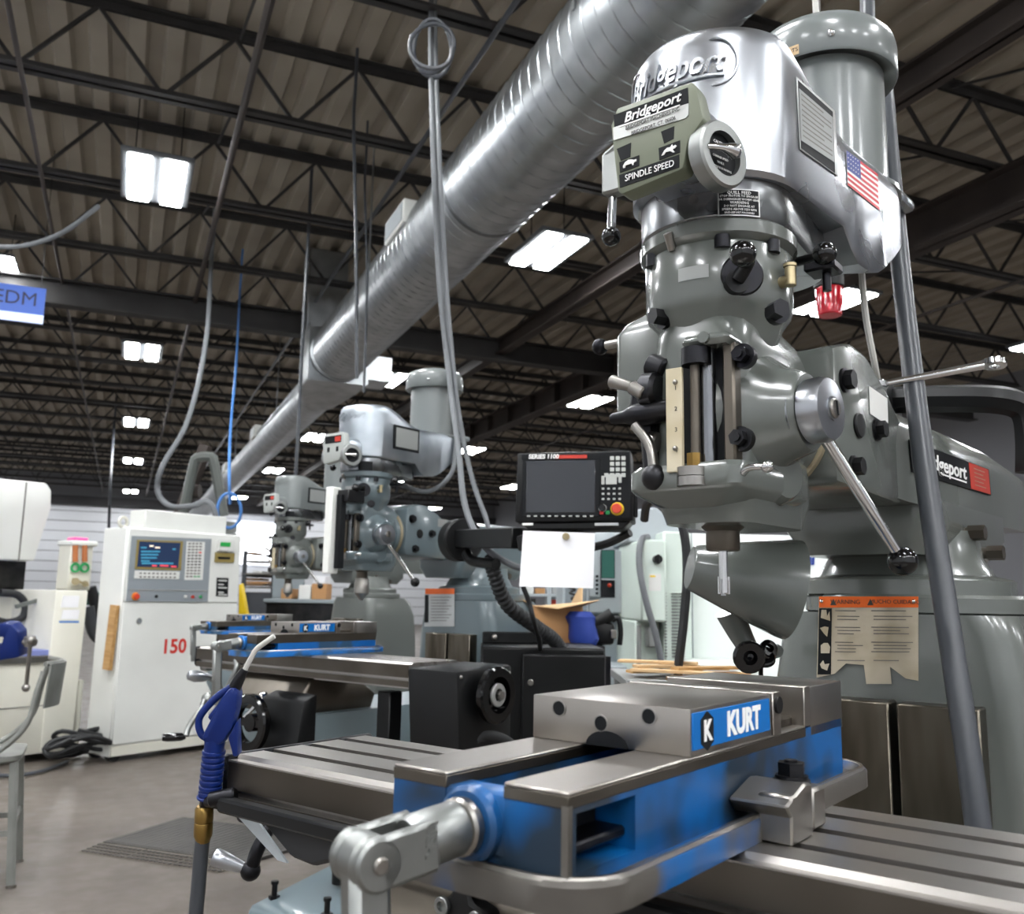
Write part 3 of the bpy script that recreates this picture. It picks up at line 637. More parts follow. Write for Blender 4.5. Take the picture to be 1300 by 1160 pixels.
        def fq(a, c, e, g, off): 
            def g_(s, t): return q[0].lerp(q[1], s).lerp(q[3].lerp(q[2], s), t) + nn * off
            return B().slab([g_(a, e), g_(c, e), g_(c, g), g_(a, g)], nn, .0002)
        for i in range(0, 13, 2): P('red_stripe', fq(.4 if i < 7 else 0, 1, i / 13, (i + 1) / 13, .0005), 'flag_red', fl)
        cn = P('canton', fq(0, .42, 0, 7 / 13, .0006), 'flag_blue', fl)
        def gs(s, t): return q[0].lerp(q[1], s).lerp(q[3].lerp(q[2], s), t) + nn * .0009
        for i in range(5):
            for j in range(4): P('star', B().slab([gs(.04 + .075 * i + dx, .06 + .125 * j + dy) for dx, dy in ((0, -.018), (.015, 0), (0, .018), (-.015, 0))], nn, .0002), 'flag_white', cn)
        # VOLTS tag on the motor cap
        ct = Vector((0, .4, 0)); fv = lambda x, y, z: ct + Vector(((.1306 + z) * cos(radians(-94) + x / .129), (.1306 + z) * sin(radians(-94) + x / .129), .936 + y))
        vt = P('voltage_tag', B().loft([[fv(-.024 + .006 * k, zz, 0) for k in range(9)] for zz in (-.009, .009)], cap=(0, 0), closed=False), 'tan_label', mo, h=1)
        P('lettering', B().text('460 VOLTS', (0, 0, 0), (1, 0, 0), (0, 1, 0), .0105, .0002, bend=lambda x, y, z: fv(x - .002, y, z + .0004)), 'print_dark', vt, h=1)
        # data sheet on the adapter, ram name plate
        rr = [(1153, 558), (1254, 596), (1257, 629), (1157, 599)]
        q, nn = hitp(rr, Vector((.1155, .6, 0)), Vector((0, 1, 0)), .0005)
        rp = P('ram_plate', B().slab(q, nn, .002), 'label_black')
        g_ = lambda s, t, o=.0028: q[0].lerp(q[1], s).lerp(q[3].lerp(q[2], s), t) + nn * o
        P('plate_field', B().slab([g_(.70, .02, .0022), g_(.985, .02, .0022), g_(.985, .97, .0022), g_(.70, .97, .0022)], nn, .0006), 'red_label', rp)
        xd = (q[1] - q[0]).normalized(); yd = (q[0] - q[3]).normalized()
        P('lettering', B().text('Bridgeport', g_(.36, .47), xd, yd, .038, .0004, .15, bold=.0007, sx=.85 * (q[1] - q[0]).length / .25), 'white_ink', rp)
        P('lettering', B().bar(g_(.32, .78), g_(.64, .8), .0006, .003), 'white_ink', rp)
        for i in range(5): P('text_line', B().bar(g_(.76, .18 + .15 * i, .003), g_(.92 - .03 * (i % 2), .18 + .15 * i, .003), .0004, .0015), 'sticker_cream', rp)
    else:
        q = [(-.045, .60), (.05, .60), (.05, .63), (-.045, .63)]
        npl = P('name_plate', B().prism(q, 'y', zf - .0015, zf + .001), 'label_black', pb)
        P('plate_tab', B().prism([(.015, .605), (.048, .605), (.048, .625), (.015, .625)], 'y', zf - .0025, zf), 'red_label', npl)
        for x in (-.03, .022): P('speed_window', B().prism([(x, .565), (x + .014, .565), (x + .014, .585), (x, .585)], 'y', zf - .001, zf + .001), 'label_black', pb)
        ip = P('instruction_plate', B().box(.118, .1255, .03, .18, .60, .70, .001, 1), 'label_black'); P('plate_field', B().box(.1255, .126, .04, .17, .61, .69), 'label_grey', ip)
        P('feed_plate', B().loft([[Vector((.1085 * cos(t), .1085 * sin(t), z)) for t in [radians(-61 + 3 * k) for k in range(11)]] for z in (.499, .536)], cap=(0, 0), closed=False), 'label_black')
        f = bendcyl(.1195, radians(-96), .725); P('raised_script', B().text('Bridgeport', (0, 0, 0), (1, 0, 0), (0, 1, 0), .042, .002, .35, bold=.0008, bend=f, res=1), shell, up)
        P('data_sheet', B().box(.1085, .1092, .33, .39, .30, .335), 'label_grey', K)
    # hand wheel by the panel
    nd = Vector((cos(radians(-16)), sin(radians(-16)), 0)); c0 = pv(911, 199, -.155)
    c0 = Vector((c0.x, c0.y, c0.z)); wh = P('speed_wheel', B().ring(c0 - nd * .012, nd, .0435, .029, .024, 36), 'cast_alu')
    P('wheel_dial', B().cyl(c0 - nd * .014, c0 + nd * .004, .0295, n=30), 'label_black', wh)
    tn = Vector((-nd.y, nd.x, 0))
    if hero:
        for i, (tx, dz) in enumerate((('CAUTION', .016), ('CHANGE SPEED', -.003), ('WHILE', -.01), ('SPINDLE IS RUNNING', -.017))):
            P('lettering', B().text(tx, c0 + nd * .0048 + Vector((0, 0, dz)), tn, (0, 0, 1), .0058 if i == 0 else .0042, .0002, res=1), 'white_ink', wh)
    P('wheel_grip', B().tube([c0 + nd * .01 - tn * .03, c0 + nd * .02 - tn * .012, c0 + nd * .022 + tn * .004, c0 + nd * .02 + tn * .014], .006, 12, 4, rad=[.004, .005, .0105, .006]), 'chrome', wh)
    # side lever with black ball hanging by the panel's far end
    x0 = pv(778, 240, -.06); lb = P('brake_bracket', B().box(x0.x - .012, x0.x + .03, -.075, -.05, x0.z - .012, x0.z + .055, .004, 1), 'cast_alu')
    q = pv(776, 300, -.06); P('brake_lever', B().cyl((x0.x, -.06, x0.z), (q.x, -.06, q.z), .0065, n=12), 'chrome', lb); P('lever_ball', B().sph((q.x, -.06, q.z), .0145, 18), 'black_gloss', lb)
    P('bracket_arm', B().tube([(x0.x - .004, -.07, x0.z + .05), (x0.x + .03, -.07, x0.z + .06), (x0.x + .1, -.05, x0.z + .05)], .006, 8, 4), 'cast_alu', lb)
    # black ball lever under the housing
    q = pv(1047, 322, .02); bl = P('clutch_lever', B().tube([(q.x - .05, .06, q.z + .012), (q.x - .02, .04, q.z + .006), (q.x, .02, q.z)], .007, 10, 4), 'dark_steel'); P('lever_ball', B().sph((q.x, .02, q.z), .016, 18), 'black_gloss', bl)
    P('clutch_bracket', B().box(q.x - .03, q.x + .012, .02, .06, q.z - .02, q.z - .006, .003, 1).cyl((q.x - .005, .04, q.z - .045), (q.x - .005, .04, q.z + .02), .006, n=10), 'dark_steel', bl)
    p = pv(858, 305, -.1); P('spring_pin', B().cyl((p.x - .006, -.098, p.z - .012), (p.x - .006, -.112, p.z + .008), .006, n=12, bev=.001), 'steel')
    # feed gearbox on the far flank
    a, c = pv(793, 532, -.02), pv(870, 402, -.02)
    gb = P('feed_gearbox', B().loft([rrect(a.x, -.04, -.05, .075, .012, a.z), rrect(a.x, -.04, -.05, .075, .012, c.z - .02), rrect(a.x + .012, -.04, -.045, .07, .012, c.z - .004), rrect(a.x + .04, -.04, -.04, .07, .012, c.z + .008)]), paint)
    def rod(nm, px0, py0, px1, py1, y, r, m, ball=0, bm='black_gloss', par=gb, r2=None):
        p, q = pv(px0, py0, y), pv(px1, py1, y); o = P(nm, B().cyl(p, q, r, r2, n=14, bev=min(r, r2 or r) * .2), m, par)
        if ball: P('lever_ball', B().sph(q, ball, 18), bm, o)
        return o
    rod('gear_lever', 800, 432, 762, 440, -.03, .0065, 'steel', .0125, 'dark_steel')
    rod('gear_spindle', 846, 470, 824, 462, -.08, .016, 'dark_steel')
    rod('crank_boss', 838, 496, 816, 498, -.09, .026, 'dark_steel')
    rod('crank_grip', 818, 500, 802, 491, -.11, .010, 'steel'); rod('crank_grip', 802, 491, 776, 484, -.11, .007, 'steel', r2=.0095)
    P('cross_handle', B().lathe([(.006, 0), (.008, .004), (.009, .02), (.0135, .03), (.017, .05), (.0145, .085), (.012, .09)], pv(776, 532, -.1), (1, .1, .06), 16), 'dark_steel', gb)
    q0, q1 = pv(806, 540, -.11), pv(831, 606, -.115); hl = P('feed_handle', B().tube([q0, q0.lerp(q1, .5) + Vector((.008, 0, .006)), q1], .007, 12, 4), 'steel', gb); P('lever_ball', B().sph(q1, .0175, 20), 'dark_steel', hl)
    rod('lower_boss', 836, 562, 822, 560, -.085, .014, 'steel')
    P('gearbox_block', B().prism([(pv(x, y, -.06).x, pv(x, y, -.06).z) for x, y in ((842, 620), (842, 478), (812, 490), (808, 520), (822, 560), (826, 610))], 'y', -.085, .03, .006, 1), 'dark_steel', gb)
    # ---- table, saddle, knee
    yc = -.305; hw = .124; xl, xr = tl
    sec = [(-hw, tz - .005), (-hw + .012, tz - .005), (-hw + .016, tz)]
    for sy in (-.0635, 0, .0635): sec += [(sy - .008, tz), (sy - .008, tz - .014), (sy - .014, tz - .014), (sy - .014, tz - .024), (sy + .014, tz - .024), (sy + .014, tz - .014), (sy + .008, tz - .014), (sy + .008, tz)]
    sec += [(hw - .016, tz), (hw - .012, tz - .005), (hw, tz - .005), (hw, tz - .04), (hw - .03, tz - .066 * tk), (hw - .03, tz - .07 * tk), (-hw + .03, tz - .07 * tk), (-hw + .03, tz - .066 * tk), (-hw, tz - .063 * tk), (-hw, tz - .046 * tk), (-hw + .014, tz - .046 * tk), (-hw + .014, tz - .039 * tk), (-hw, tz - .039 * tk)]
    T = P('table', B().prism([(yc + a, e) for a, e in sec], 'x', xl, xr), 'table_steel')
    for za, zb in ((.0385 * tk, .0065), (.0625 * tk, .0465 * tk)): P('apron_strip', B().box(xl + .002, xr - .002, yc - hw - .0015, yc - hw + .001, tz - za, tz - zb), 'oily_steel', T)
    P('end_trough', B().box(xl - .012, xl, yc - hw, yc + hw, tz - .06 * tk, tz + .001, .003, 1), 'dark_steel', T)
    P('end_bracket', B().box(xl - .06, xl - .012, yc - .07, yc + .07, tz - .1, tz - .01, .012, 2), 'dark_steel' if hero else 'cast_alu', T)
    P('saddle', B().loft([rrect(-.2, .2, yc - .17, yc + .2, .02, tz - .2), rrect(-.22, .22, yc - .17, yc + .2, .02, tz - .15), rrect(-.2, .2, yc - .1, yc + .1, .01, tz - .067 * tk)]), 'oily_steel')
    P('knee', B().loft([rrect(cx - .15, cx + .15, -.40, .46, .03, tz - .52), rrect(cx - .17, cx + .17, -.52, .46, .03, tz - .30), rrect(cx - .17, cx + .17, -.52, .46, .03, tz - .2)]), 'pale_blue_paint' if not hero else paint)
    P('elevating_screw', B().cyl((cx, -.12, FLOOR + .21), (cx, -.12, tz - .5), .032, n=18), 'black_metal')
    if hero:
        rl = P('scale_rail', B().box(-.445, .6, yc - hw - .032, yc - hw - .014, tz - .059, tz - .042, .003, 1), 'black_metal')
        p = pv(305, 1006, -.45); P('rail_knob', B().cyl((-.462, yc - hw - .03, tz - .047), (-.435, yc - hw - .012, tz - .04), .009, n=16, bev=.002).cyl((-.475, yc - hw - .023, tz - .052), (-.43, yc - hw - .023, tz - .05), .0065, n=12), 'dark_steel', rl)
        P('way_gaiter', B().prism([(xl + .06, tz - .068), (xl + .26, tz - .068), (xl + .20, tz - .09), (xl + .16, tz - .103), (xl + .12, tz - .1)], 'y', yc - .12, yc + .1, .004, 1), 'black_rubber')
        P('splash_guard', B().slab([(xl + .025, yc - .124, tz - .066), (xl + .065, yc - .124, tz - .066), (xl + .125, yc - .124, tz - .104), (xl + .108, yc - .124, tz - .104)], (0, -1, 0), .003), 'light_grey')
        p0 = at(327, 1078, 1.42) - S; p1 = at(318, 1105, 1.42) - S; p2 = at(274, 1088, 1.42) - S
        ck = P('saddle_crank', B().tube([Vector(p0) + Vector((0, .02, .03)), p0, p1], .011, 12, 4).sph(p1, .016, 16), 'dark_steel')
        P('crank_grip', B().lathe([(.008, 0), (.008, .01), (.013, .045), (.014, .058), (.012, .062)], p1, p2 - p1, 16), 'polished', ck)
    return R

MILL1 = build_mill(S1, 'large grey turret mill with flag decal and polished belt housing', hero=True)
S2 = at(460, 722, 3.70); S2.z = 0
S3 = at(366, 735, 5.95); S3.z = 0
MILL2 = build_mill(S2, 'blue-grey turret mill with drill chuck, beside the black control cabinet', tz=-.212, paint='grey_paint_blue', shell='polished_blue', panel='green_panel_light', tl=(-.47, .69), tk=1.2)
MILL3 = build_mill(S3, 'older grey turret mill standing behind the blue-grey mill', tz=-.24, paint='grey_paint_old', shell='motor_grey', panel='green_panel_light', tl=(-.12, .9), tk=1.2)
# ================================================================== machine vises
def build_vise(O, label, hero=False, handle=True, grp=None):
    """O: front corner of the bed on the table, M frame.  x across the jaws, y away from the operator"""
    O = Vector(O); R = thing('machine_vise', label, 'vise', O, MA, grp)
    def P(name, b, m, parent=None, lab=None): return part(name, b, m, parent or R, lab, org=(0, 0, 0))
    blue = 'blue_paint' if hero else 'blue_paint_bright'
    W, L, H = .158, .554, .072
    bed = P('bed', B().box(0, .052, 0, L, .012, H).box(.106, W, 0, .010, .0, H).box(.106, W, .010, .088, 0, .022).box(.106, W, .010, .088, .06, H).box(.106, W, .088, L, 0, H).box(.05, .108, 0, L, .0, .026).box(.05, .108, 0, .03, .02, .066, .004).box(.05, .108, L - .1, L, 0, H), blue, lab='blue painted vise bed with worn edges')
    P('side_pocket', B().box(.118, .124, .008, .09, .02, .062), 'label_black', bed)
    P('pocket_rib', B().box(.124, .150, .012, .088, .030, .038, .002, 1), 'dark_steel', bed)
    dr = .008 if hero else .028
    for xa, xb in ((-.0006, .053), (.105, W + .0006)):
        P('bed_rail', B().box(xa, xb, -.0006, .44, H, H + .003, .0012, 1), 'ground_steel', bed); P('rail_flank', B().box(xa, xb, -.0006, L if not hero else .44, H - dr, H + .0003, .0005, 1), 'oily_steel', bed)
    # worn bare corners of the bed
    P('worn_corner', B().box(.1535, W + .0008, -.0008, .0045, .02, H - .006), 'steel', bed) if hero else None
    # foot flange with raised lip
    ro, ri = [], []
    o = lambda r, z: rrect(-.012 + (.034 - r) * 0, .184, -.012, .60, r, z, 6)
    def shrink(pts, d): 
        c = Vector((.086, .294, 0)); return [Vector((p.x - d * (1 if p.x > c.x else -1), p.y - d * (1 if p.y > c.y else -1), p.z)) for p in pts]
    P('foot_flange', B().loft([o(.05, 0), o(.05, .017), shrink(o(.05, .021), .003), shrink(o(.045, .021), .009), shrink(o(.045, .013), .012)]), 'blue_worn' if hero else blue, bed)
    P('flange_lip', B().tube(shrink(o(.05, .0195), .0045)[7:] + shrink(o(.05, .0195), .0045)[:7], .0032, 6, 1), 'steel', bed)
    # moving jaw
    mj = P('moving_jaw', B().box(0, W, .178, .35, H + .003, .113, .0012, 2), 'ground_steel')
    for x, z in ((.029, .103), (.073, .094), (.120, .104)):
        P('bolt_hole', B().cyl((x, .1775, z), (x, .182, z), .0062, n=20), 'label_black', mj); P('hole_rim', B().ring((x, .1776, z), (0, -1, 0), .0075, .0062, .0006, 22), 'steel', mj)
    P('screw_arch', B().prism([(.079 + .021 * cos(t), H + .0032 + .013 * sin(t)) for t in [pi * k / 12 for k in range(13)]], 'y', .177, .182), 'label_black', mj)
    P('badge_plate', B().box(W - .001, W + .0012, .18, .343, H + .008, .1095, .0004, 1), 'blue_plate', mj, 'blue badge plate with white lettering')
    P('lettering', B().text('KURT', (W + .0016, .282, .094), (0, 1, 0), (0, 0, 1), .028, .0003, bold=.0012, sx=1.02), 'white_ink', mj)
    kb = [(.206 + .012 * a, .0935 + .016 * e) for a, e in ((-1, -.6), (0, -1), (1, -.6), (1, .6), (0, 1), (-1, .6))]
    P('badge_emblem', B().prism(kb, 'x', W + .001, W + .0017), 'label_black', mj); P('lettering', B().text('K', (W + .002, .206, .093), (0, 1, 0), (0, 0, 1), .023, .0003, bold=.0008), 'white_ink', mj)
    P('jaw_plate', B().box(0, W + .001, .352, .372, H + .002, .1145, .001, 1), 'ground_steel', mj)
    fj = P('fixed_jaw', B().box(.0, W, .455, L + .006, H - .01, .113, .0015, 2), 'steel'); P('jaw_plate', B().box(0, W + .001, .437, .4545, H + .002, .1145, .001, 1), 'ground_steel', fj)
    P('jaw_slide', B().box(.012, W - .012, .372, .437, H - .008, H + .012, .002, 1), 'oily_steel', mj)
    P('jaw_screw', B().cyl((W + .0, .362, .102), (W + .004, .362, .102), .008, n=18), 'black_metal', fj)
    # screw, yoke and hanging handle
    sx, sz = .079, .044
    P('screw_collar', B().cyl((sx, .004, sz), (sx, -.010, sz), .026, n=28, bev=.003), blue); P('lead_screw', B().cyl((sx, -.010, sz), (sx, -.020, sz), .0195, n=24, bev=.002), 'steel')
    if handle:
        c0 = Vector((sx, -.016, sz)); pv_ = Vector((.061, -.086, .034)); hd = (pv_ - c0).normalized()
        sd = Vector((-hd.y, hd.x, 0)).normalized()
        yk = P('handle_yoke', B().lathe([(.0165, 0), (.0185, .004), (.0185, .024), (.018, .034), (.016, .042)], c0, hd, 28), 'cast_alu')
        for s in (-1, 1):
            a = c0 + hd * .028 + sd * (s * .0155); e = pv_ + sd * (s * .0155)
            P('yoke_lug', B().bar(a, e, .008, .033, bev=.003).cyl(e - sd * .004, e + sd * .004, .0168, n=26, bev=.002), 'cast_alu', yk)
        P('pivot_pin', B().cyl(pv_ - sd * .0215, pv_ + sd * .0215, .0055, n=16, bev=.0012), 'steel', yk)
        dn = Vector((.05, .03, -1)).normalized(); up_ = pv_
        if hero: P('lettering', B().text('USA', c0 + hd * .036 + sd * .0197 + Vector((0, 0, .006)), (0, 0, -1), -hd, .0115, .0005, bold=.0004), 'cast_alu', yk)
        P('handle_arm', B().cyl(up_ - sd * .011, up_ + sd * .011, .0165, n=26, bev=.003).bar(up_, up_ + dn * .16, .022, .030, up=hd, bev=.006).cyl(up_ + dn * .15, up_ + dn * .19, .014, .011, n=16), 'cast_alu', yk)
    return R
TZ1 = -.2
VISE1 = build_vise((-.503, .516, TZ1), 'large worn blue vise with steel jaws, on the big grey mill', True)
rel = Vector((-.503, .516, 0)) - S1
build_vise(S2 + Vector((rel.x, rel.y, -.212)), 'bright blue vise on the blue-grey mill, its handle hanging at the front')
build_vise(S3 + Vector((rel.x - .02, rel.y, -.24)), 'small distant vise on the older grey mill')

# hold-down clamp gripping the vise flange
p = onz(1022, 1060, TZ1); b0 = Vector((-.326, .80, TZ1))
cl = thing('hold_down_clamp', 'grey steel step clamp holding the large vise to its table', 'clamp', b0, MA)
part('clamp_foot', B().box(-.322, -.292, .772, .822, TZ1, TZ1 + .04, .002, 1), 'steel', cl)
part('clamp_nose', B().prism([(.772, TZ1 + .022), (.822, TZ1 + .022), (.822, TZ1 + .044), (.805, TZ1 + .046), (.76, TZ1 + .034)], 'x', -.344, -.292, .002, 1), 'steel', cl)
part('clamp_tail', B().box(-.325, -.296, .834, .868, TZ1, TZ1 + .036, .003, 1), 'steel', cl)
bt = Vector((-.312, .826, TZ1 + .040))
part('clamp_washer', B().cyl(bt, bt + Vector((0, 0, .005)), .0165, n=24, bev=.001), 'dark_steel', cl)
part('hex_nut', B().cyl(bt + Vector((0, 0, .005)), bt + Vector((0, 0, .008)), .0145, n=24).hexb(bt + Vector((0, 0, .008)), (0, 0, 1), .0125, .011), 'dark_steel', cl)
part('clamp_stud', B().cyl(bt + Vector((0, 0, -.05)), bt + Vector((0, 0, .021)), .006, n=14), 'dark_steel', cl)
# second clamp mostly hidden on the vise's other flank
q = Vector((-.53, .80, TZ1)); cl2 = thing('hold_down_clamp', 'steel clamp on the vise flank away from the lettered badge', 'clamp', q, MA)
part('clamp_foot', B().box(-.545, -.52, .77, .82, TZ1, TZ1 + .04, .002, 1), 'steel', cl2); part('hex_nut', B().hexb((-.53, .80, TZ1 + .04), (0, 0, 1), .0125, .016), 'dark_steel', cl2)

# travel stop on the table's front
c = onv(590, 1141, .70)
ts = thing('travel_stop', 'small black two-bolt travel stop clamped under the table edge', 'stop', c, MA)
part('stop_body', B().prism([(c.x - .032, c.z - .012), (c.x - .012, c.z + .004), (c.x - .008, c.z + .028), (c.x + .004, c.z + .028), (c.x + .012, c.z + .0), (c.x + .032, c.z - .006), (c.x + .034, c.z - .03), (c.x - .032, c.z - .03)], 'y', .694, .716, .003, 1), 'black_metal', ts)
for dx, dz in ((-.02, -.008), (.022, -.012)):
    e = Vector((c.x + dx, .694, c.z + dz)); part('stop_bolt', B().ring(e, (0, -1, 0), .0085, .0045, .006, 18).cyl(e, e + Vector((0, -.002, 0)), .0047, n=12), 'cast_alu', ts)

# ================================================================== air blow gun hooked on the table's end
GW = 1.12
def gp(zx, zy, w=GW): return at(220 + zx / 3.136, 790 + zy / 3.136, w)
vf = mf(fw); g0 = gp(150, 690)
gun = thing('air_blow_gun', 'dark blue air blow gun with bent nozzle hooked on the table end', 'blow gun', g0, MA)
nz = -vf
def slabc(pts, t, bev=.003): 
    q = [Vector(p) + vf * (t / 2) for p in pts]; return B().slab(q, nz, t, bev)
body = part('body', slabc([gp(*p) for p in ((128, 470), (125, 440), (150, 395), (185, 320), (205, 285), (240, 246), (270, 262), (266, 330), (246, 415), (215, 455), (205, 480))], .026, .006), 'blue_plastic', gun)
part('grip', B().tube([gp(167, 455), gp(163, 500), gp(158, 560), gp(153, 620), gp(145, 690)], .0125, 18, 8, rad=[.0128, .0122, .0120, .0122, .0128]), 'blue_plastic', gun)
for i in range(8):
    zy = 508 + i * 23; zx = 163 - (zy - 500) * .095; part('grip_rib', B().ring(gp(zx, zy) , gp(zx - .1 * 5, zy + 6) - gp(zx, zy), .0142, .0115, .0045, 20), 'blue_plastic', gun)
part('grip_base', B().cyl(gp(145, 688), gp(144, 700), .0155, n=20, bev=.001), 'blue_plastic', gun)
part('trigger_guard', B().tube([gp(238, 252), gp(170, 300), gp(112, 365), gp(101, 405), gp(112, 445), gp(135, 462)], .0045, 10, 5), 'blue_plastic', gun)
part('trigger', slabc([gp(*p) for p in ((205, 292), (225, 300), (165, 400), (140, 372))], .014, .003), 'blue_plastic', gun)
part('hook_leg', slabc([gp(*p) for p in ((226, 450), (262, 380), (267, 525), (246, 527))], .02, .003), 'blue_plastic', gun)
part('nozzle_fitting', B().tube([gp(245, 258), gp(268, 215), gp(286, 186)], .006, 14, 3, rad=[.008, .0065, .0045]), 'dark_steel', gun)
part('nozzle_tube', B().tube([gp(284, 190), gp(305, 150), gp(330, 108), gp(365, 80), gp(402, 54)], .0032, 12, 5), 'cable_white', gun)
part('hose_fitting', B().cyl(gp(128, 700), gp(124, 734), .0065, n=6), 'dark_steel', gun)
part('brass_coupler', B().lathe([(.009, 0), (.0113, .003), (.0113, .018), (.0105, .019), (.0113, .021), (.0113, .036), (.0095, .04), (.0088, .044)], gp(124, 730), gp(118, 850) - gp(124, 730), 20), 'brass', gun)
hs = solo('air_hose', B().tube([gp(118, 846), gp(112, 900), gp(100, 1050), gp(88, 1200), gp(85, 1500), gp(100, 2100, 1.18)], .009, 14, 5), 'hose_grey', 'dark grey air hose hanging down from the brass coupler', 'hose', gp(118, 846))
# ================================================================== cables, arms and tools about the big mill
def cable(name, pts, r, m, label, cat='cable', n=9, group=None, sub=6):
    P = [at(*p) for p in pts]; return solo(name, B().tube(P, r, n, sub), m, label, cat, P[-1], group=group)
S = S1
def ab(px, py, v): return onv(px, py, v)
P_ = [ab(1100, -60, 2.0), ab(1118, 60, 1.85), ab(1132, 220, 1.7), ab(1150, 400, 1.6), ab(1175, 600, 1.5), ab(1205, 800, 1.42), ab(1240, 1035, 1.36), ab(1262, 1250, 1.36)]
P_ = [Vector((P_[0].x + .05, P_[0].y + .3, HD))] + P_
solo('drop_hose', B().tube(P_, .0165, 14, 6), 'hose_grey', 'thick grey hose dropping from the roof past the mill ram', 'hose', P_[-1])
P_ = [ab(1093, 335, 1.5), ab(1099, 400, 1.5), ab(1110, 460, 1.52), ab(1116, 492, 1.56)]
solo('motor_lead', B().tube(P_, .0055, 8, 5), 'cable_white', 'short pale cable from the belt housing down to the ram', 'cable', P_[-1])
P_ = [Vector((ab(1034, 20, 1.6).x, 1.6, HD)), ab(1034, -30, 1.6), ab(1036, 14, 1.58)]
solo('motor_drop_cable', B().tube(P_, .006, 8, 4), 'cable_white', 'thin pale cable dropping onto the motor cap', 'cable', P_[-1])
# spanner lying across the ram adapter
a, c = ab(1112, 489, 1.50), ab(1262, 461, 1.62)
wr = thing('spanner', 'chrome ring spanner fixed on the ram adapter bolt', 'spanner', a, MA); d = (c - a).normalized()
part('shank', B().tube([a + d * .01, a.lerp(c, .5), c - d * .02], .006, 10, 4, rad=[.006, .0065, .0075]), 'chrome', wr)
part('ring_end', B().ring(c + Vector((0, 0, -.006)), (0, .15, 1), .019, .009, .012, 24), 'chrome', wr); part('ring_end', B().ring(a + Vector((0, 0, -.006)), (0, 0, 1), .019, .011, .012, 24), 'chrome', wr)
# dark square arm behind the ram
t = thing('support_arm', 'black square-section arm with a curved elbow behind the ram', 'arm', ab(1120, 520, 1.95), MA)
P_ = [ab(1118, 508, 1.95), ab(1200, 506, 1.95), ab(1262, 507, 1.95), ab(1292, 514, 1.97), ab(1304, 530, 1.98), ab(1308, 560, 1.98), ab(1308, 600, 1.98)]
part('arm_tube', B().tube(P_, .028, 8, 5), 'black_metal', t); part('arm_clamp', B().box(P_[0].x - .03, P_[0].x + .03, 1.88, 2.0, P_[0].z - .1, P_[0].z + .03, .006, 1), 'black_metal', t)
# red warning beacon
c = at(1053, 383, 4.2); bc = thing('warning_beacon', 'red lens warning beacon hanging below the motor end', 'beacon', c, MA)
part('lens', B().lathe([(.05, 0), (.055, .005), (.064, .125), (.062, .13)], c + Vector((0, 0, -.068)), (0, 0, 1), 24), 'red_lens', bc)
part('beacon_base', B().cyl(c + Vector((0, 0, .062)), c + Vector((0, 0, .13)), .068, n=24, bev=.006), 'black_metal', bc); part('drop_rod', B().cyl(c + Vector((0, 0, .1)), Vector((c.x, c.y, HD)), .01, n=8), 'girder_paint', bc)
# conical work lamp on the column
wl = thing('work_lamp', 'grey conical work lamp on a jointed arm by the column', 'lamp', at(958, 850, 1.45), MA)
a, c = at(876, 720, 1.46), at(1004, 748, 1.46); ax = c - a; L = ax.length
part('lamp_shade', B().lathe([(.034, 0), (.036, .002), (.066, L * .62), (.079, L * .92), (.081, L), (.077, L + .001), (.07, L - .02), (.03, .01)], a, ax, 36), 'grey_paint', wl)
part('lamp_mouth', B().lathe([(.076, 0), (.06, .002)], c - ax.normalized() * .012, ax, 30), 'label_black', wl)
part('lamp_arm', B().tube([at(925, 775, 1.5), at(940, 805, 1.5), at(955, 832, 1.49), at(960, 842, 1.49)], .02, 10, 4, rad=[.024, .02, .015, .012]), 'grey_paint', wl)
part('arm_joint', B().sph(at(950, 833, 1.47), .021, 18, (1, .8, 1)).ring(at(950, 833, 1.45), -vf, .026, .012, .012, 20), 'black_gloss', wl)
part('joint_link', B().ring(at(970, 838, 1.47), (.3, -.6, .7), .018, .009, .01, 18).ring(at(974, 825, 1.48), (.6, -.5, .3), .015, .007, .01, 18).cyl(at(966, 845, 1.47), at(966, 862, 1.47), .004, n=8).cyl(at(972, 830, 1.48), at(986, 826, 1.58), .012, n=10), 'black_gloss', wl)
# warning sheet on the column (hero) with torn foot
COLF = S1.y + .4735
def cs(px, py, off=0): return onv(px, py, COLF - off)
out = [(1040, 757), (1166, 757), (1166, 864), (1150, 861), (1130, 846), (1132, 868), (1100, 868), (1097, 844), (1074, 842), (1060, 855), (1037, 860)]
ws = solo('warning_sheet', B().slab([cs(*p, .001) for p in out], (0, -1, 0), .0012), 'sticker_cream', 'torn yellowed warning sheet with orange header riveted to the column', 'warning sheet', cs(1100, 868, .001))
for nm, pts, m, off in (('orange_header', [(1040, 757), (1166, 757), (1166, 771), (1040, 771)], 'orange', .0025), ('picture_strip', [(1040, 772), (1056, 772), (1055, 856), (1038, 856)], 'label_black', .0025)):
    part(nm, B().slab([cs(*p, off) for p in pts], (0, -1, 0), .0005), m, ws, org=cs(1100, 868, .001))
o_ = cs(1100, 868, .001)
for x in (1058, 1105): part('hazard_triangle', B().slab([cs(x - 4, 768, .0034), cs(x + 4, 768, .0034), cs(x, 760, .0034)], (0, -1, 0), .0003), 'print_dark', ws, org=o_)
part('lettering', B().text('WARNING', cs(1073, 764, .0036), (1, 0, 0), (0, 0, 1), .0105, .0003), 'print_dark', ws, org=o_)
part('lettering', B().text('MUCHO CUIDADO', cs(1136, 764, .0036), (1, 0, 0), (0, 0, 1), .0095, .0003), 'print_dark', ws, org=o_)
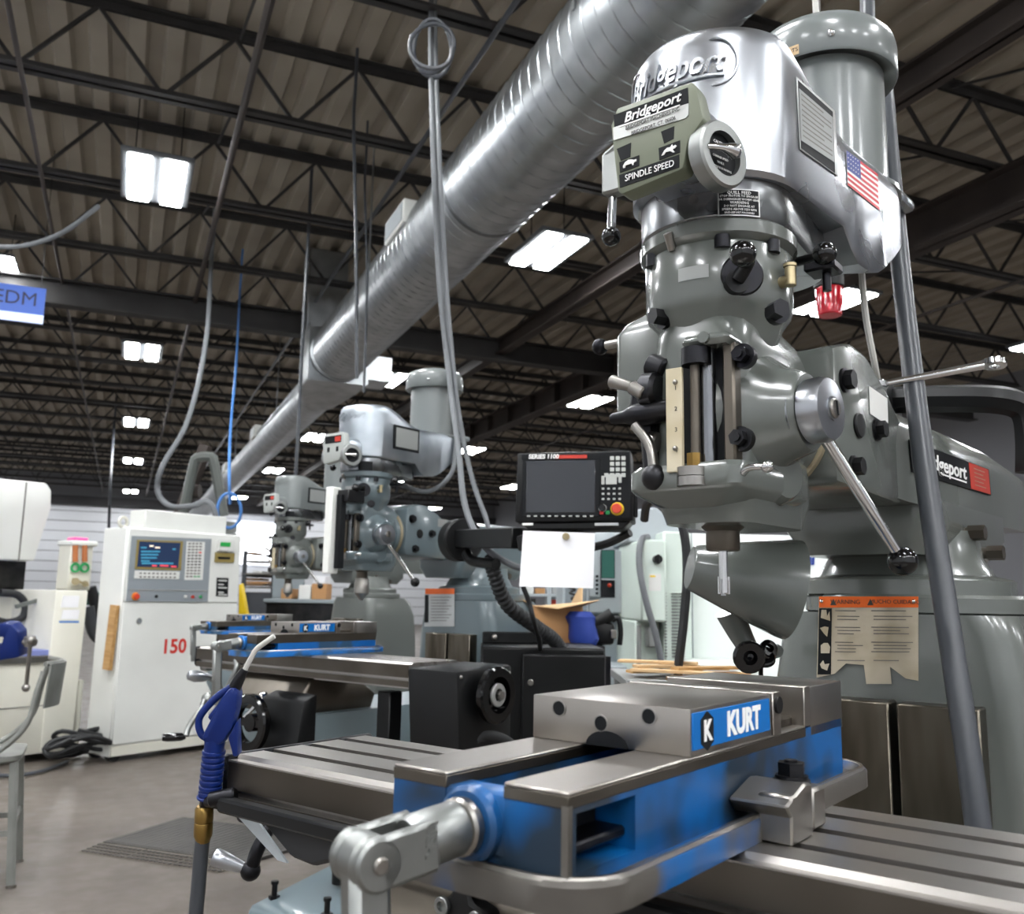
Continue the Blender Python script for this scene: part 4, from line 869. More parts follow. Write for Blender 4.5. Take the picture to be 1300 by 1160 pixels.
pics = {779: [(1042, 784), (1043, 774), (1049, 774), (1050, 782), (1053, 776), (1054, 788), (1048, 786)], 800: [(1041, 797), (1047, 795), (1052, 796), (1050, 808), (1046, 804)], 822: [(1042, 829), (1042, 819), (1046, 816), (1051, 816), (1054, 821), (1053, 829)], 843: [(1041, 843), (1045, 838), (1047, 843), (1053, 842), (1050, 851), (1043, 848)]}
for k, pts in pics.items(): part('pictogram', B().slab([cs(*p, .0036) for p in pts], (0, -1, 0), .0003), 'sticker_cream', ws, org=o_)
random.seed(3)
for col, (xa, xb) in enumerate(((1060, 1098), (1106, 1162))):
    for j, y in enumerate((775, 782, 786, 796, 800, 804, 815, 819, 823, 827, 838)):
        e = xa + (xb - xa) * random.uniform(.6, 1.0); part('text_line', B().bar(cs(xa + (3 if j % 3 else 0), y, .0028), cs(e, y + .4, .0028), .0003, .0016), 'print_grey', ws, org=o_)
for x, y in ((1043, 763), (1160, 763)): part('rivet', B().sph(cs(x, y, .004), .0035, 10), 'chrome', ws, org=o_)
# warning label on the second mill's column
v2 = S2.y + .4735
def c2(px, py, off=0): return onv(px, py, v2 - off)
o2 = c2(560, 796, .001)
w2 = solo('warning_label', B().slab([c2(540, 747, .001), c2(577, 747, .001), c2(577, 795, .001), c2(539, 795, .001)], (0, -1, 0), .002), 'sticker_white', 'clean white warning label with orange header on the blue-grey mill', 'label', o2)
part('orange_header', B().slab([c2(540, 747, .004), c2(577, 747, .004), c2(577, 754, .004), c2(540, 754, .004)], (0, -1, 0), .001), 'orange', w2, org=o2)
part('picture_strip', B().slab([c2(539.5, 755, .004), c2(544, 755, .004), c2(544, 790, .004), c2(539, 790, .004)], (0, -1, 0), .001), 'label_black', w2, org=o2)
for i in range(9):
    y = 758 + i * 3.7; part('text_line', B().bar(c2(547, y, .004), c2(573 - (i % 3) * 3, y, .004), .001, .003), 'print_grey', w2, org=o2)

# ================================================================== second mill's retrofit: table drive, linear scale, pendant
DT = -.212
part('table_drive', B().prism([(S2.y - .44, DT - .012), (S2.y - .16, DT - .004), (S2.y - .16, DT - .36), (S2.y - .38, DT - .36), (S2.y - .42, DT - .25)], 'x', S2.x + .69, S2.x + .90, .012, 2), 'black_metal', MILL2, 'black table drive housing')
hub = Vector((S2.x + .90, S2.y - .30, -.300))
hw = part('hand_wheel', B().ring(hub + Vector((.03, 0, 0)), (1, 0, 0), .088, .056, .028, 40).lathe([(.058, .022), (.058, .03), (.024, .034), (.024, .0)], hub, (1, 0, 0), 24), 'black_gloss', MILL2, 'glossy black hand wheel')
part('wheel_boss', B().ring(hub + Vector((.045, 0, 0)), (1, 0, 0), .036, .02, .012, 28), 'label_silver', hw); part('wheel_nut', B().hexb(hub + Vector((.02, 0, 0)), (1, 0, 0), .014, .05), 'steel', hw)
for py_, pz_ in ((-.42, -.03), (-.18, -.03), (-.38, -.33), (-.18, -.33)): part('cover_screw', B().sph((S2.x + .901, S2.y + py_, DT + pz_), .006, 8), 'steel', MILL2)
part('drive_bracket', B().box(S2.x + .52, S2.x + .58, S2.y - .40, S2.y - .34, DT - .45, DT - .1, .004, 1), 'black_metal', MILL2)
a, c = onv(413, 728, S2.y - .2), onv(427, 618, S2.y - .2)
ls = part('linear_scale', B().box(a.x, c.x, S2.y - .22, S2.y - .17, a.z, c.z, .004, 1), 'cream_white', MILL2, 'white linear scale beside the quill'); part('scale_slot', B().box(c.x + .004, c.x + .03, S2.y - .2, S2.y - .17, a.z + .02, c.z - .03, .002, 1), 'label_black', ls)
part('scale_bracket', B().box(c.x - .01, c.x + .06, S2.y - .19, S2.y - .1, c.z - .06, c.z - .01, .004, 1), 'dark_steel', ls)
# left end of its table: ball crank and bracket
g0, g1, g2 = at(300, 850, 3.42), at(282, 862, 3.4), at(268, 860, 3.35)
cr = part('ball_crank', B().tube([at(300, 838, 3.45), g0, at(284, 880, 3.42), at(277, 868, 3.38), g2], .012, 10, 4).sph(at(284, 880, 3.42), .024, 14), 'cast_alu', MILL2)
part('crank_grip', B().lathe([(.010, 0), (.018, .03), (.022, .06), (.015, .085), (.005, .09)], g2, at(238, 857, 3.3) - g2, 16), 'polished', cr)
kc = part('knee_crank', B().tube([at(300, 884, 3.4), at(264, 887, 3.3), at(255, 900, 3.25), at(240, 922, 3.22), at(236, 934, 3.2)], .011, 10, 4).sph(at(264, 887, 3.3), .024, 12), 'cast_alu', MILL2)
part('crank_grip', B().lathe([(.008, 0), (.014, .015), (.015, .06), (.012, .078)], at(236, 935, 3.2), at(208, 936, 3.18) - at(236, 935, 3.2), 14), 'black_gloss', kc)
part('cross_feed_box', B().prism([(S2.y - .54, -.35), (S2.y - .48, -.33), (S2.y - .48, -.62), (S2.y - .58, -.62)], 'x', S2.x + .10, S2.x + .32, .01, 2), 'black_metal', MILL2)
w3 = Vector((S2.x + .14, S2.y - .60, -.43)); fwheel = part('feed_wheel', B().ring(w3, (0, -1, 0), .095, .065, .03, 32).cyl(w3 + Vector((0, .05, 0)), w3 + Vector((0, -.02, 0)), .03, n=18).bar(w3 + Vector((-.08, -.01, 0)), w3 + Vector((.08, -.01, 0)), .015, .025), 'black_gloss', MILL2)
for dx in (-.08, .12): 
    e = Vector((S2.x + dx - .1, S2.y - .47, -.37)); part('saddle_lock', B().tube([e, e + Vector((.02, -.03, -.01)), e + Vector((-.03, -.06, -.07))], .011, 10, 4).sph(e, .024, 12), 'chrome', MILL2)

CY = -YAW           # yaw of a face turned square to the camera
def facing(px, py, w, turn=0): return at(px, py, w), CY + radians(turn)
# control pendant
pw = 2.8; s = pw / FPX; o, rz = facing(727, 668, pw, -11)
pd = thing('control_pendant', 'black machine control pendant with dark screen and keypad', 'control panel', o, rz)
def lx(px): return (px - 727) * s
def lz(py): return (668 - py) * s
def pp_(name, b, m, parent=None, lab=None): return part(name, b, m, parent or pd, lab, org=(0, 0, 0))
pc = pp_('case', B().prism([(lx(652), lz(663)), (lx(654), lz(573)), (lx(800), lz(571)), (lx(803), lz(661))], 'y', 0, .16, .006, 2), 'black_metal')
sc_ = pp_('screen', B().box(lx(666), lx(756), -.004, .004, lz(651), lz(583), .002, 1), 'screen_dark', pc); pp_('screen_bezel', B().box(lx(661), lx(762), -.003, .003, lz(656), lz(578), .002, 1), 'label_black', pc)
pp_('brand_bar', B().box(lx(660), lx(765), -.0035, .002, lz(582), lz(575)), 'label_black', pc); pp_('lettering', B().text('SERIES 1100', (lx(689), -.006, lz(578.5)), (1, 0, 0), (0, 0, 1), .019, .0006, .1, bold=.0006), 'white_ink', pc)
pp_('brand_stripe', B().box(lx(704), lx(745), -.0045, .002, lz(581), lz(576.5)), 'red_label', pc)
kp = pp_('keypad', B().box(lx(763), lx(799), -.003, .003, lz(657), lz(574)), 'label_black', pc)
for r in range(4):
    for c in range(4):
        if c == 0 and r < 3: continue
        x = 763 + 4.2 + c * 7.2; y = 579 + r * 7.2; pp_('key', B().box(lx(x), lx(x + 5.2), -.0065, 0, lz(y + 5), lz(y), .001, 1), 'key_white', kp)
for x0, x1, y0, y1 in ((763.5, 767.5, 604, 615), (769, 783, 602, 615), (785, 789, 602, 613)): pp_('key', B().box(lx(x0), lx(x1), -.0065, 0, lz(y1), lz(y0), .001, 1), 'key_white', kp)
for r in range(3):
    for c in range(4): x = 764 + c * 7; y = 619 + r * 6.6; pp_('key', B().box(lx(x), lx(x + 3.2), -.005, 0, lz(y + 2.4), lz(y), .0006, 1), 'key_white', kp)
for i in range(10): pp_('soft_key', B().box(lx(668 + i * 9), lx(672.5 + i * 9), -.005, 0, lz(656), lz(654.2), .0006, 1), 'key_white', pc)
def knob(nm, px, py, r, t, m, par=kp): return pp_(nm, B().cyl((lx(px), 0, lz(py)), (lx(px), -t, lz(py)), r, n=24, bev=r * .15), m, par)
knob('rotary_knob', 765, 645, .011, .02, 'black_gloss'); pp_('knob_ring', B().ring((lx(765), -.002, lz(645)), (0, -1, 0), .0125, .0105, .003, 24), 'key_white', kp)
st = knob('stop_collar', 783.5, 646, .0205, .006, 'yellow'); knob('stop_button', 783, 646, .0155, .024, 'red_button')
pp_('start_button', B().box(lx(769), lx(774), -.008, 0, lz(653), lz(648.5), .001, 1), 'green_button', kp); pp_('halt_button', B().box(lx(761.5), lx(766.5), -.008, 0, lz(653), lz(648.5), .001, 1), 'red_paint', kp)
pp_('side_bracket', B().box(lx(803) , lx(803) + .012, .04, .06, lz(655), lz(617), .003, 1).cyl((lx(803), .05, lz(624)), (lx(803) + .04, .05, lz(624)), .012, n=14), 'black_metal', pc)
pp_('under_tray', B().prism([(lx(657), lz(663)), (lx(800), lz(661)), (lx(790), lz(671)), (lx(670), lz(672))], 'y', .01, .15, .004, 1), 'black_metal', pc)
pp_('tray_light', B().box(lx(662), lx(676), -.004, .012, lz(667), lz(664), .001, 1), 'white_ink', pc)
pp_('tray_label', B().box(lx(755), lx(785), -.002, .012, lz(667), lz(663.5), .001, 1), 'sticker_white', pc)
# arm from the ram's flank to the pendant
aw = thing('pendant_arm', 'black square tube arm carrying the control pendant', 'arm', at(590, 686, 3.5), MA)
a, c = at(588, 684, 3.55), at(662, 683, 3.0)
part('arm_tube', B().bar(a, c, .07, .07, bev=.004), 'black_metal', aw); part('arm_flange', B().cyl(at(580, 686, 3.62), at(590, 685, 3.55), .085, n=28, bev=.006), 'black_metal', aw)
part('arm_link', B().bar(c - Vector((0, 0, .02)), at(735, 668, 2.86), .05, .05, bev=.004), 'black_metal', aw)
part('lower_link', B().tube([at(592, 702, 3.5), at(600, 712, 3.45), at(630, 716, 3.3)], .02, 10, 4), 'black_metal', aw)
# sheet of paper pinned beneath
o, rz = facing(708, 745, 2.76, -4); s = 2.76 / FPX
ps = thing('paper_sheet', 'blank white paper sheet hanging under the control pendant', 'paper', o, rz)
def rel_(px, py, y=0): return Vector(((px - 708) * s, y, (745 - py) * s))
part('sheet', B().slab([rel_(663, 674), rel_(755, 676), rel_(753, 746), rel_(659, 745)], (0, 1, 0), .0012), 'paper', ps, org=(0, 0, 0))
part('paper_magnet', B().cyl(rel_(718, 681, 0), rel_(718, 681, -.012), .011, n=18, bev=.002), 'brass_pale', ps, org=(0, 0, 0))

# black control cabinet beside the second mill
cw = 3.42; o, rz = facing(690, 950, cw, 2); s = cw / FPX; o.z = FLOOR
cb = thing('control_cabinet', 'black steel control cabinet behind the hand wheel', 'cabinet', o, rz)
def kx(px): return (px - 690) * s
def kz(py): return (760 - py) * s + EYE
def kb_(name, b, m): return part(name, b, m, cb, org=(0, 0, 0))
kb_('cabinet_body', B().box(kx(608), kx(770), .02, .45, .42, kz(823), .008, 1), 'black_metal'); kb_('cabinet_door', B().box(kx(661), kx(769), -.012, .02, .44, kz(831), .006, 1), 'black_metal')
kb_('door_lock', B().cyl((kx(672), -.012, kz(866)), (kx(672), -.024, kz(866)), .012, n=16, bev=.002), 'steel')
kb_('top_bracket', B().box(kx(610), kx(712), .30, .34, kz(823), kz(807), .004, 1), 'black_metal'); kb_('bracket_bolt', B().sph((kx(627), .295, kz(815)), .014, 10), 'steel')
kb_('stand', B().box(kx(640), kx(750), .08, .40, 0, .42, .004, 1), 'black_metal')
hp = [at(*p) for p in ((624, 706, 3.4), (628, 730, 3.35), (645, 768, 3.4), (680, 795, 3.5), (703, 812, 3.55), (716, 832, 3.6))]
fine = []
for i in range(len(hp) - 1):
    a_ = hp[i - 1] if i else hp[0] * 2 - hp[1]; d_ = hp[i + 2] if i + 2 < len(hp) else hp[-1] * 2 - hp[-2]; p1, p2 = hp[i], hp[i + 1]
    for k in range(28):
        t = k / 28; fine.append(.5 * ((2 * p1) + (p2 - a_) * t + (2 * a_ - 5 * p1 + 4 * p2 - d_) * t * t + (3 * p1 - a_ - 3 * p2 + d_) * t ** 3))
solo('corrugated_hose', B().tube(fine, .026, 12, 1, rad=[.029 if (k // 2) % 2 else .024 for k in range(len(fine))]), 'black_rubber', 'thick black corrugated hose curving into the black cabinet', 'hose', hp[-1])
cable('drive_conduit', [(592, 962, 2.8), (598, 944, 2.82), (612, 934, 2.85), (635, 938, 2.9), (655, 950, 2.95)], .02, 'black_rubber', 'black conduit emerging beneath the table drive housing', 'conduit', 10)
cable('signal_cable', [(800, 676, 2.9), (770, 690, 2.95), (735, 697, 3.0), (690, 700, 3.1)], .014, 'cable_black', 'black cable sagging below the control pendant', 'cable')
cable('signal_cable', [(818, 660, 2.75), (822, 640, 2.72), (838, 631, 2.7), (856, 642, 2.68), (869, 680, 2.66), (872, 730, 2.64), (868, 790, 2.62), (862, 840, 2.6), (860, 870, 2.6)], .013, 'cable_black', 'black cable looping behind the quill and hanging to the boxes', 'cable')
cable('signal_cable', [(664, 744, 3.2), (672, 765, 3.2), (678, 790, 3.2), (684, 808, 3.35), (686, 824, 3.5)], .009, 'cable_black', 'thin black cable hanging below the paper sheet', 'cable')
# roof cables down to the second mill
def roofc(pts):
    q = onz(pts[0][0], pts[0][1], HB) if pts[0][0] != 382 else at(*pts[0])
    return [Vector((q.x, q.y, HD - .01)), Vector((q.x, q.y, (HD + q.z) / 2)), q] + [at(*p) for p in pts[1:]]
for i, (pts, r, lab) in enumerate((
    ([(546, 15, 4.3), (548, 130, 4.25), (556, 330, 4.1), (568, 460, 4.05), (582, 570, 3.75), (590, 640, 3.55), (612, 690, 3.4), (648, 716, 3.3), (670, 722, 3.3)], .0125, 'grey roof cable curving behind the paper sheet'),
    ([(553, 15, 4.3), (556, 150, 4.25), (566, 350, 4.1), (576, 470, 4.05), (585, 540, 3.9), (600, 610, 3.8), (616, 655, 3.7), (622, 680, 3.66)], .0105, 'grey roof cable running down to the pendant arm'),
    ([(549, 15, 4.35), (551, 160, 4.3), (562, 370, 4.2), (577, 500, 4.1), (578, 580, 4.0), (566, 610, 3.95), (540, 624, 3.95), (505, 614, 3.95)], .0105, 'grey roof cable swinging round to the quill head'))):
    q = roofc(pts); solo('roof_cable', B().tube(q, r, 9, 6), 'cable_grey', lab, 'cable', q[-1])
ct = [at(549 + 26 * cos(k * .7) + 3 * sin(k), 60 + 32 * sin(k * .7) * (.8 + .02 * k), 4.28 + .01 * k) for k in range(24)]
solo('cable_coil', B().tube(ct, .011, 8, 3), 'hose_grey', 'loose coil of grey cable hung from the joist', 'cable', ct[-1])
for pts, r, m, lab in (([(449, 160, 6.5), (452, 300, 7.4), (453, 480, 7.2)], .014, 'hose_grey', 'dark drop cable hanging in front of the duct'), ([(463, 240, 6.5), (466, 350, 8.6), (462, 498, 8.2)], .012, 'hose_grey', 'dark drop cable beside its twin in front of the duct'),
                       ([(268, 335, 9), (262, 430, 9.6), (240, 530, 8.6), (207, 590, 8.2), (200, 622, 8.2), (215, 642, 8.1), (245, 642, 8.0), (262, 636, 8.0), (272, 648, 8.0), (277, 672, 8.0)], .026, 'cable_grey', 'grey hose sweeping down onto the numbered cream cabinet'),
                       ([(304, 380, 9), (300, 460, 10.5), (293, 540, 9.2), (291, 600, 8.2), (292, 640, 8.15)], .014, 'cable_blue', 'thin blue air line dropping from the roof'),
                       ([(145, 540, 22), (140, 620, 20), (136, 740, 20)], .03, 'hose_grey', 'grey drop cable in front of the far white wall'),
                       ([(382, 470, 9.5), (378, 560, 9.3), (372, 650, 9.2)], .018, 'hose_grey', 'dark drop cable before the slimmer duct'),
                       ([(-20, 313, 7), (30, 312, 7.1), (80, 295, 7.3), (125, 262, 7.6)], .02, 'cable_grey', 'grey cable drooping below the joists near the sign')):
    q = roofc(pts) if pts[0][0] >= 0 else [at(*p) for p in pts]; solo('drop_cable', B().tube(q, r, 8, 5), m, lab, 'cable', q[-1])
lp = [at(291 + 15 * cos(k * pi / 8), 648 + 22 * sin(k * pi / 8), 8.1 + .01 * k) for k in range(-4, 15)]
solo('air_line_loop', B().tube(lp, .014, 8, 3), 'cable_blue', 'blue air line looped above the numbered cabinet', 'cable', lp[-1])
# ================================================================== wire-erosion cell on the far side: numbered cabinet
CU = -6.63
def cu(px, py, du=0): return onu(px, py, CU + du)
bl, br_ = onz(138, 969, FLOOR), onz(280, 951, FLOOR)
va, vb = bl.y, cu(303, 760).y; ztop = cu(158, 668).z
cab = thing('control_cabinet', 'tall cream cabinet with a screen and red stencilled 150', 'cabinet', (CU - .3, (va + vb) / 2, FLOOR), MA)
zb0 = cu(140, 962).z
body = part('cabinet_body', B().box(CU - .36, CU - .02, va, vb, zb0, ztop, .008, 1), 'cream_white', cab)
part('cabinet_door', B().box(CU - .02, CU, va + .01, vb - .01, zb0 + .09, cu(160, 765).z, .005, 1), 'cream_white', cab)
part('upper_panel', B().box(CU - .02, CU, va + .01, vb - .01, cu(160, 764).z, ztop - .01, .005, 1), 'cream_white', cab)
part('plinth', B().box(CU - .02, CU - .004, va + .01, vb - .01, zb0 + .005, zb0 + .08, .004, 1), 'cream', cab)
zt2 = cu(190, 647, -.1).z
part('top_box', B().box(CU - .33, CU - .1, cu(184, 660, -.1).y, cu(288, 660, -.1).y, ztop, zt2, .006, 1), 'cream_white', cab)
part('lifting_eye', B().ring((CU - .12, cu(166, 660).y, ztop + .04), (1, .2, 0), .05, .03, .02, 18), 'cream', cab)
for y in (va + .06, vb - .06):
    for x in (-.1, -.34): part('caster', B().cyl((CU + x, y, FLOOR + .05), (CU + x + .06, y, FLOOR + .05), .05, n=16), 'black_rubber', cab)
def face(name, pts, m, par, off, t=.004): return part(name, B().slab([cu(x, y, off) for x, y in pts], (1, 0, 0), t), m, par)
gp_ = face('display_panel', [(167, 680), (268, 684), (263, 764), (160, 763)], 'panel_grey', cab, .001, .006)
bz = face('screen_bezel', [(174, 685), (232, 687), (229, 724), (171, 722)], 'bezel_gold', gp_, .007, .006)
scn = face('screen', [(177, 687), (229, 689), (226, 721), (174, 719)], 'screen', gp_, .0135, .003)
for i, (x0, x1, y, m) in enumerate(((179, 186, 695, 'screen_cyan'), (179, 203, 700, 'screen_cyan'), (179, 201, 704, 'screen_cyan'), (179, 199, 708, 'screen_cyan'), (179, 190, 712, 'screen_cyan'), (180, 220, 715, 'screen_cyan'), (193, 199, 718, 'screen_red'), (203, 214, 718, 'screen_red'), (217, 224, 719, 'screen_red'), (190, 195, 693, 'screen_glow'), (197, 203, 695, 'screen_glow'), (219, 223, 697, 'screen_cyan'))):
    face('screen_line', [(x0, y - 1), (x1, y - .8), (x1, y + .9), (x0, y + .8)], m, scn, .017, .001)
sk = face('soft_key_strip', [(171, 724), (228, 725.5), (227, 735), (170, 734)], 'label_white', gp_, .0072, .004)
for r in range(2):
    for i in range(9): x = 177 + i * 5.4; y = 726.5 + r * 4.6 + i * .1; face('key', [(x, y), (x + 3, y), (x + 3, y + 2), (x, y + 2)], 'print_grey', sk, .0114, .001)
kp2 = face('keyboard', [(237, 687), (260, 688), (257, 736), (234, 736)], 'label_white', gp_, .0072, .004)
for r in range(12):
    y = 689 + r * 3.8; x0 = 239 - r * .25
    for i in range(4): face('key', [(x0 + i * 4.7, y), (x0 + i * 4.7 + 3.4, y), (x0 + i * 4.7 + 3.4, y + 1.9), (x0 + i * 4.7, y + 1.9)], 'red_paint' if (r, i) == (3, 3) else ('green_button' if r == 11 and i > 1 else ('print_dark' if 3 < r < 8 else 'print_grey')), kp2, .0114, .001)
def rb(name, px, py, r, t, m, par=gp_): c = cu(px, py, .006); return part(name, B().cyl(c, c + Vector((t, 0, 0)), r, n=18, bev=r * .15), m, par)
rb('stop_collar', 171.5, 757, .032, .012, 'orange_button'); rb('stop_button', 171.5, 757, .022, .035, 'red_button')
rb('key_switch', 198, 757, .012, .012, 'label_black'); rb('button', 235, 757, .011, .015, 'label_white'); rb('button', 244, 757.5, .012, .018, 'red_label'); rb('button', 254, 757.5, .011, .016, 'green_button')
part('panel_rail', B().bar(cu(165, 748.5, .008), cu(262, 750, .008), .004, .01), 'label_silver', gp_)
mt = face('meter', [(276, 685), (296, 686), (295, 700), (275, 699)], 'label_white', cab, .001, .03); face('meter_display', [(280, 688), (293, 688.6), (292, 694), (279.5, 693.3)], 'lcd_green', mt, .032, .002)
gb_ = face('card_slot', [(273, 701), (297, 702), (296, 714), (272, 713.5)], 'bezel_gold', cab, .001, .012); face('slot', [(277, 706.5), (292, 707), (292, 710), (277, 709.5)], 'label_black', gb_, .0135, .002)
rl_ = face('rating_label', [(275, 733), (290, 733.5), (289, 757), (274, 756.5)], 'label_black', cab, .001, .003)
for i, y in enumerate((736, 741, 745, 751, 754)): face('label_line', [(277, y), (288 - i % 2 * 4, y + .3), (288 - i % 2 * 4, y + 1.8), (277, y + 1.5)], 'label_white', rl_, .0045, .001)
c = cu(176, 788); part('door_lock', B().cyl((CU, c.y, c.z), (CU + .015, c.y, c.z), .022, n=16, bev=.003), 'chrome', cab)
c = cu(221, 821, .002); part('stencil_number', B().text('150', c, (0, 1, 0), (0, 0, 1), .155, .0008, bold=.004, sx=.96), 'red_paint', cab, 'red stencilled number 150')
# A-frame hoist bracket above the cabinet
hz = 8.9
hf = thing('hoist_frame', 'dark grey A-shaped steel frame rising behind the numbered cabinet', 'frame', at(255, 655, hz), MA)
P_ = [at(*p) for p in ((232, 655, hz), (246, 590, hz), (252, 581, hz), (266, 580, hz), (272, 588, hz), (284, 655, hz))]
part('frame_bow', B().tube(P_, .05, 8, 3), 'grey_paint_old', hf); part('back_post', B().bar(at(226, 660, hz + .3), at(262, 565, hz + .3), .07, .12), 'girder_paint', hf)
part('winch_drum', B().cyl(at(240, 624, hz + .1), at(254, 624, hz + .1), .07, n=18), 'girder_paint', hf)
part('frame_foot', B().box(P_[0].x - .1, P_[-1].x + .1, min(P_[0].y, P_[-1].y) - .1, max(P_[0].y, P_[-1].y) + .1, FLOOR, P_[0].z - .05, .01), 'grey_paint_old', hf)
# ---- erosion machine
EU = -7.05
def eu(px, py, du=0): return onu(px, py, EU + du)
em = thing('erosion_machine', 'cream machining centre with overhanging head and low work tank', 'machine', (EU - .6, 3.2, FLOOR), MA)
ye = eu(108, 800).y; yl = eu(66, 800).y
zpt = eu(80, 749).z; zlow = eu(30, 842).z
part('side_cabinet', B().prism([(yl, FLOOR + .06), (eu(92, 940).y, FLOOR + .06), (ye, zpt), (yl, zpt)], 'x', EU - .7, EU, .012, 2), 'cream', em)
part('base', B().box(EU - 1.2, EU - .01, 1.2, yl + .02, FLOOR + .06, zlow, .012, 2), 'cream', em)
part('base_seam', B().box(EU - .012, EU - .004, 1.2, yl, eu(30, 898).z, eu(30, 897).z), 'print_grey', em)
part('tank_ledge', B().box(EU - .5, EU + .02, 1.2, eu(64, 845).y, zlow, zlow + .05, .006, 1), 'steel', em)
part('work_tray', B().box(EU - .7, EU - .02, 1.2, eu(65, 830).y, zlow + .05, eu(30, 826).z, .004, 1), 'lilac', em)
part('tank_back', B().box(EU - 1.1, EU - .9, 1.0, eu(70, 780, -.9).y, zlow, eu(40, 750, -.9).z, .01, 1), 'cream', em)
part('machine_column', B().box(EU - 1.6, EU - 1.1, 1.0, 3.6, FLOOR, eu(20, 690, -1.1).z, .02, 2), 'cream', em)
hd = part('machine_head', B().prism([(1.2, eu(0, 712, -.5).z), (eu(44, 712, -.5).y, eu(44, 712, -.5).z), (eu(66, 640, -.5).y, eu(66, 645, -.5).z), (eu(66, 622, -.5).y, eu(66, 622, -.5).z), (eu(60, 612, -.5).y, eu(60, 613, -.5).z), (1.2, eu(0, 610, -.5).z)], 'x', EU - 1.5, EU - .5, .02, 2), 'cream_white', em)
part('head_neck', B().box(EU - 1.3, EU - .75, 2.4, eu(36, 730, -.7).y, eu(20, 752, -.8).z, eu(20, 712, -.8).z, .01), 'dark_steel', em)
part('head_seam', B().box(EU - .502, EU - .496, eu(30, 640, -.5).y, eu(30, 640, -.5).y + .01, eu(30, 712, -.5).z, eu(30, 612, -.5).z), 'print_grey', em)
c = [eu(*p, -.45) for p in ((0, 752), (22, 755), (32, 768), (28, 784), (10, 790), (-10, 786))]
part('tank_hose', B().tube(c, .03, 10, 5), 'black_rubber', em)
for py in ((756, 771), (774, 786)): part('notice_sheet', B().slab([eu(80, py[0], .002), eu(101, py[0], .002), eu(99, py[1], .002), eu(77, py[1], .002)], (1, 0, 0), .002), 'paper', em)
part('tray_label', B().slab([eu(75, 788, .002), eu(100, 788, .002), eu(100, 790.5, .002), eu(75, 790.5, .002)], (1, 0, 0), .002), 'cable_blue', em)
part('tray_pipe', B().bar(eu(20, 770, -.3), eu(68, 756, -.3), .03, .03), 'grey_paint_old', em)
# flow-meter column on the side cabinet
fm = thing('flow_meter', 'cream flow meter block with two amber tubes and a pink lamp', 'meter', eu(97, 749, -.2), MA)
fz0, fz1 = eu(97, 749, -.2).z, eu(97, 686, -.2).z; fy0, fy1 = eu(88, 720, -.2).y, eu(117, 720, -.2).y
part('meter_body', B().box(EU - .4, EU - .2, fy0, fy1, fz0, fz1, .01, 1), 'cream', fm); part('meter_cap', B().box(EU - .42, EU - .17, fy0 - .01, fy1 + .02, fz1 - .04, fz1, .008, 1), 'cream_white', fm)
part('pink_lamp', B().box(EU - .38, EU - .24, fy0 + .05, fy1 - .03, fz1, fz1 + .03, .006, 1), 'pink_lamp', fm)
for px in (95.5, 107.5):
    a, e = eu(px, 713, -.18), eu(px, 692, -.18); part('glass_tube', B().cyl(a, e, .022, n=14), 'amber_glass', fm); g = eu(px - .5, 720.5, -.19); part('gauge_dial', B().ring(g, (1, 0, 0), .04, .024, .015, 20), 'green_button', fm)
part('valve', B().cyl(eu(96, 738, -.2), eu(96, 738, -.1), .03, n=14).cyl(eu(108, 741, -.2), eu(108, 741, -.12), .025, n=12).bar(eu(92, 735, -.12), eu(112, 743, -.12), .012, .02), 'brass_pale', fm)
# blue screw clamp standing on the machine's tray
bc0 = at(14, 838, 5.9)
bcl = thing('screw_clamp', 'blue cast screw clamp with a sliding handle beside the metal chair', 'clamp', bc0, MA)
q = [at(*p, 5.9) for p in ((-30, 800), (8, 789), (20, 790), (29, 800), (30, 832), (-4, 838), (-30, 836), (-30, 822), (8, 816), (10, 806), (-30, 812))]
part('clamp_body', B().slab([p + vf * .06 for p in q], -vf, .12, .012), 'blue_plastic', bcl)
part('clamp_screw', B().cyl(at(30, 815, 5.86), at(46, 815, 5.86), .02, n=12).cyl(at(38, 808, 5.86), at(38, 820, 5.86), .035, n=14), 'steel', bcl)
part('sliding_bar', B().cyl(at(39, 815, 5.84), at(33, 873, 5.84), .013, n=10).sph(at(39, 813, 5.84), .028, 12).sph(at(33, 873, 5.84), .026, 12), 'steel', bcl)
# clutter between the two machines
jk = thing('filter_drum', 'dark drum and hoses crammed between the cream machines', 'drum', (EU - .45, (ye + va) / 2, FLOOR), MA)
part('drum_body', B().cyl((EU - .95, (ye + va) / 2 + .2, FLOOR), (EU - .95, (ye + va) / 2 + .2, -.05), .14, n=20, bev=.01), 'dark_steel', jk)
part('drum_hose', B().tube([eu(112, 770, -.3), eu(118, 800, -.28), eu(128, 812, -.25), eu(136, 816, -.25)], .05, 10, 4), 'hose_grey', jk); part('drum_pipe', B().tube([eu(115, 745, -.4), eu(122, 775, -.4), eu(116, 790, -.4)], .045, 10, 4), 'black_rubber', jk)
solo('lower_housing_box', B().box(EU - .6, EU - .15, eu(104, 900, -.15).y, va + .02, FLOOR, eu(120, 862, -.15).z, .01, 1), 'cream', 'low cream box between the erosion machine and the cabinet', 'box', (EU - .4, va - .2, FLOOR))
solo('timber_plank', B().bar(onv(136, 850, va - .035), onv(146, 768, va - .03), .03, .09, up=(1, 0, 0)), 'wood', 'wooden plank leaning against the numbered cabinet', 'plank', onv(136, 850, va - .035))
solo('teal_bin', B().box(EU - 1.1, EU - .8, eu(116, 755, -.8).y, eu(140, 755, -.8).y, eu(120, 768, -.8).z, eu(120, 752, -.8).z, .01, 1), 'teal', 'teal plastic bin behind the flow meter', 'bin', eu(128, 768, -.8))
random.seed(11)
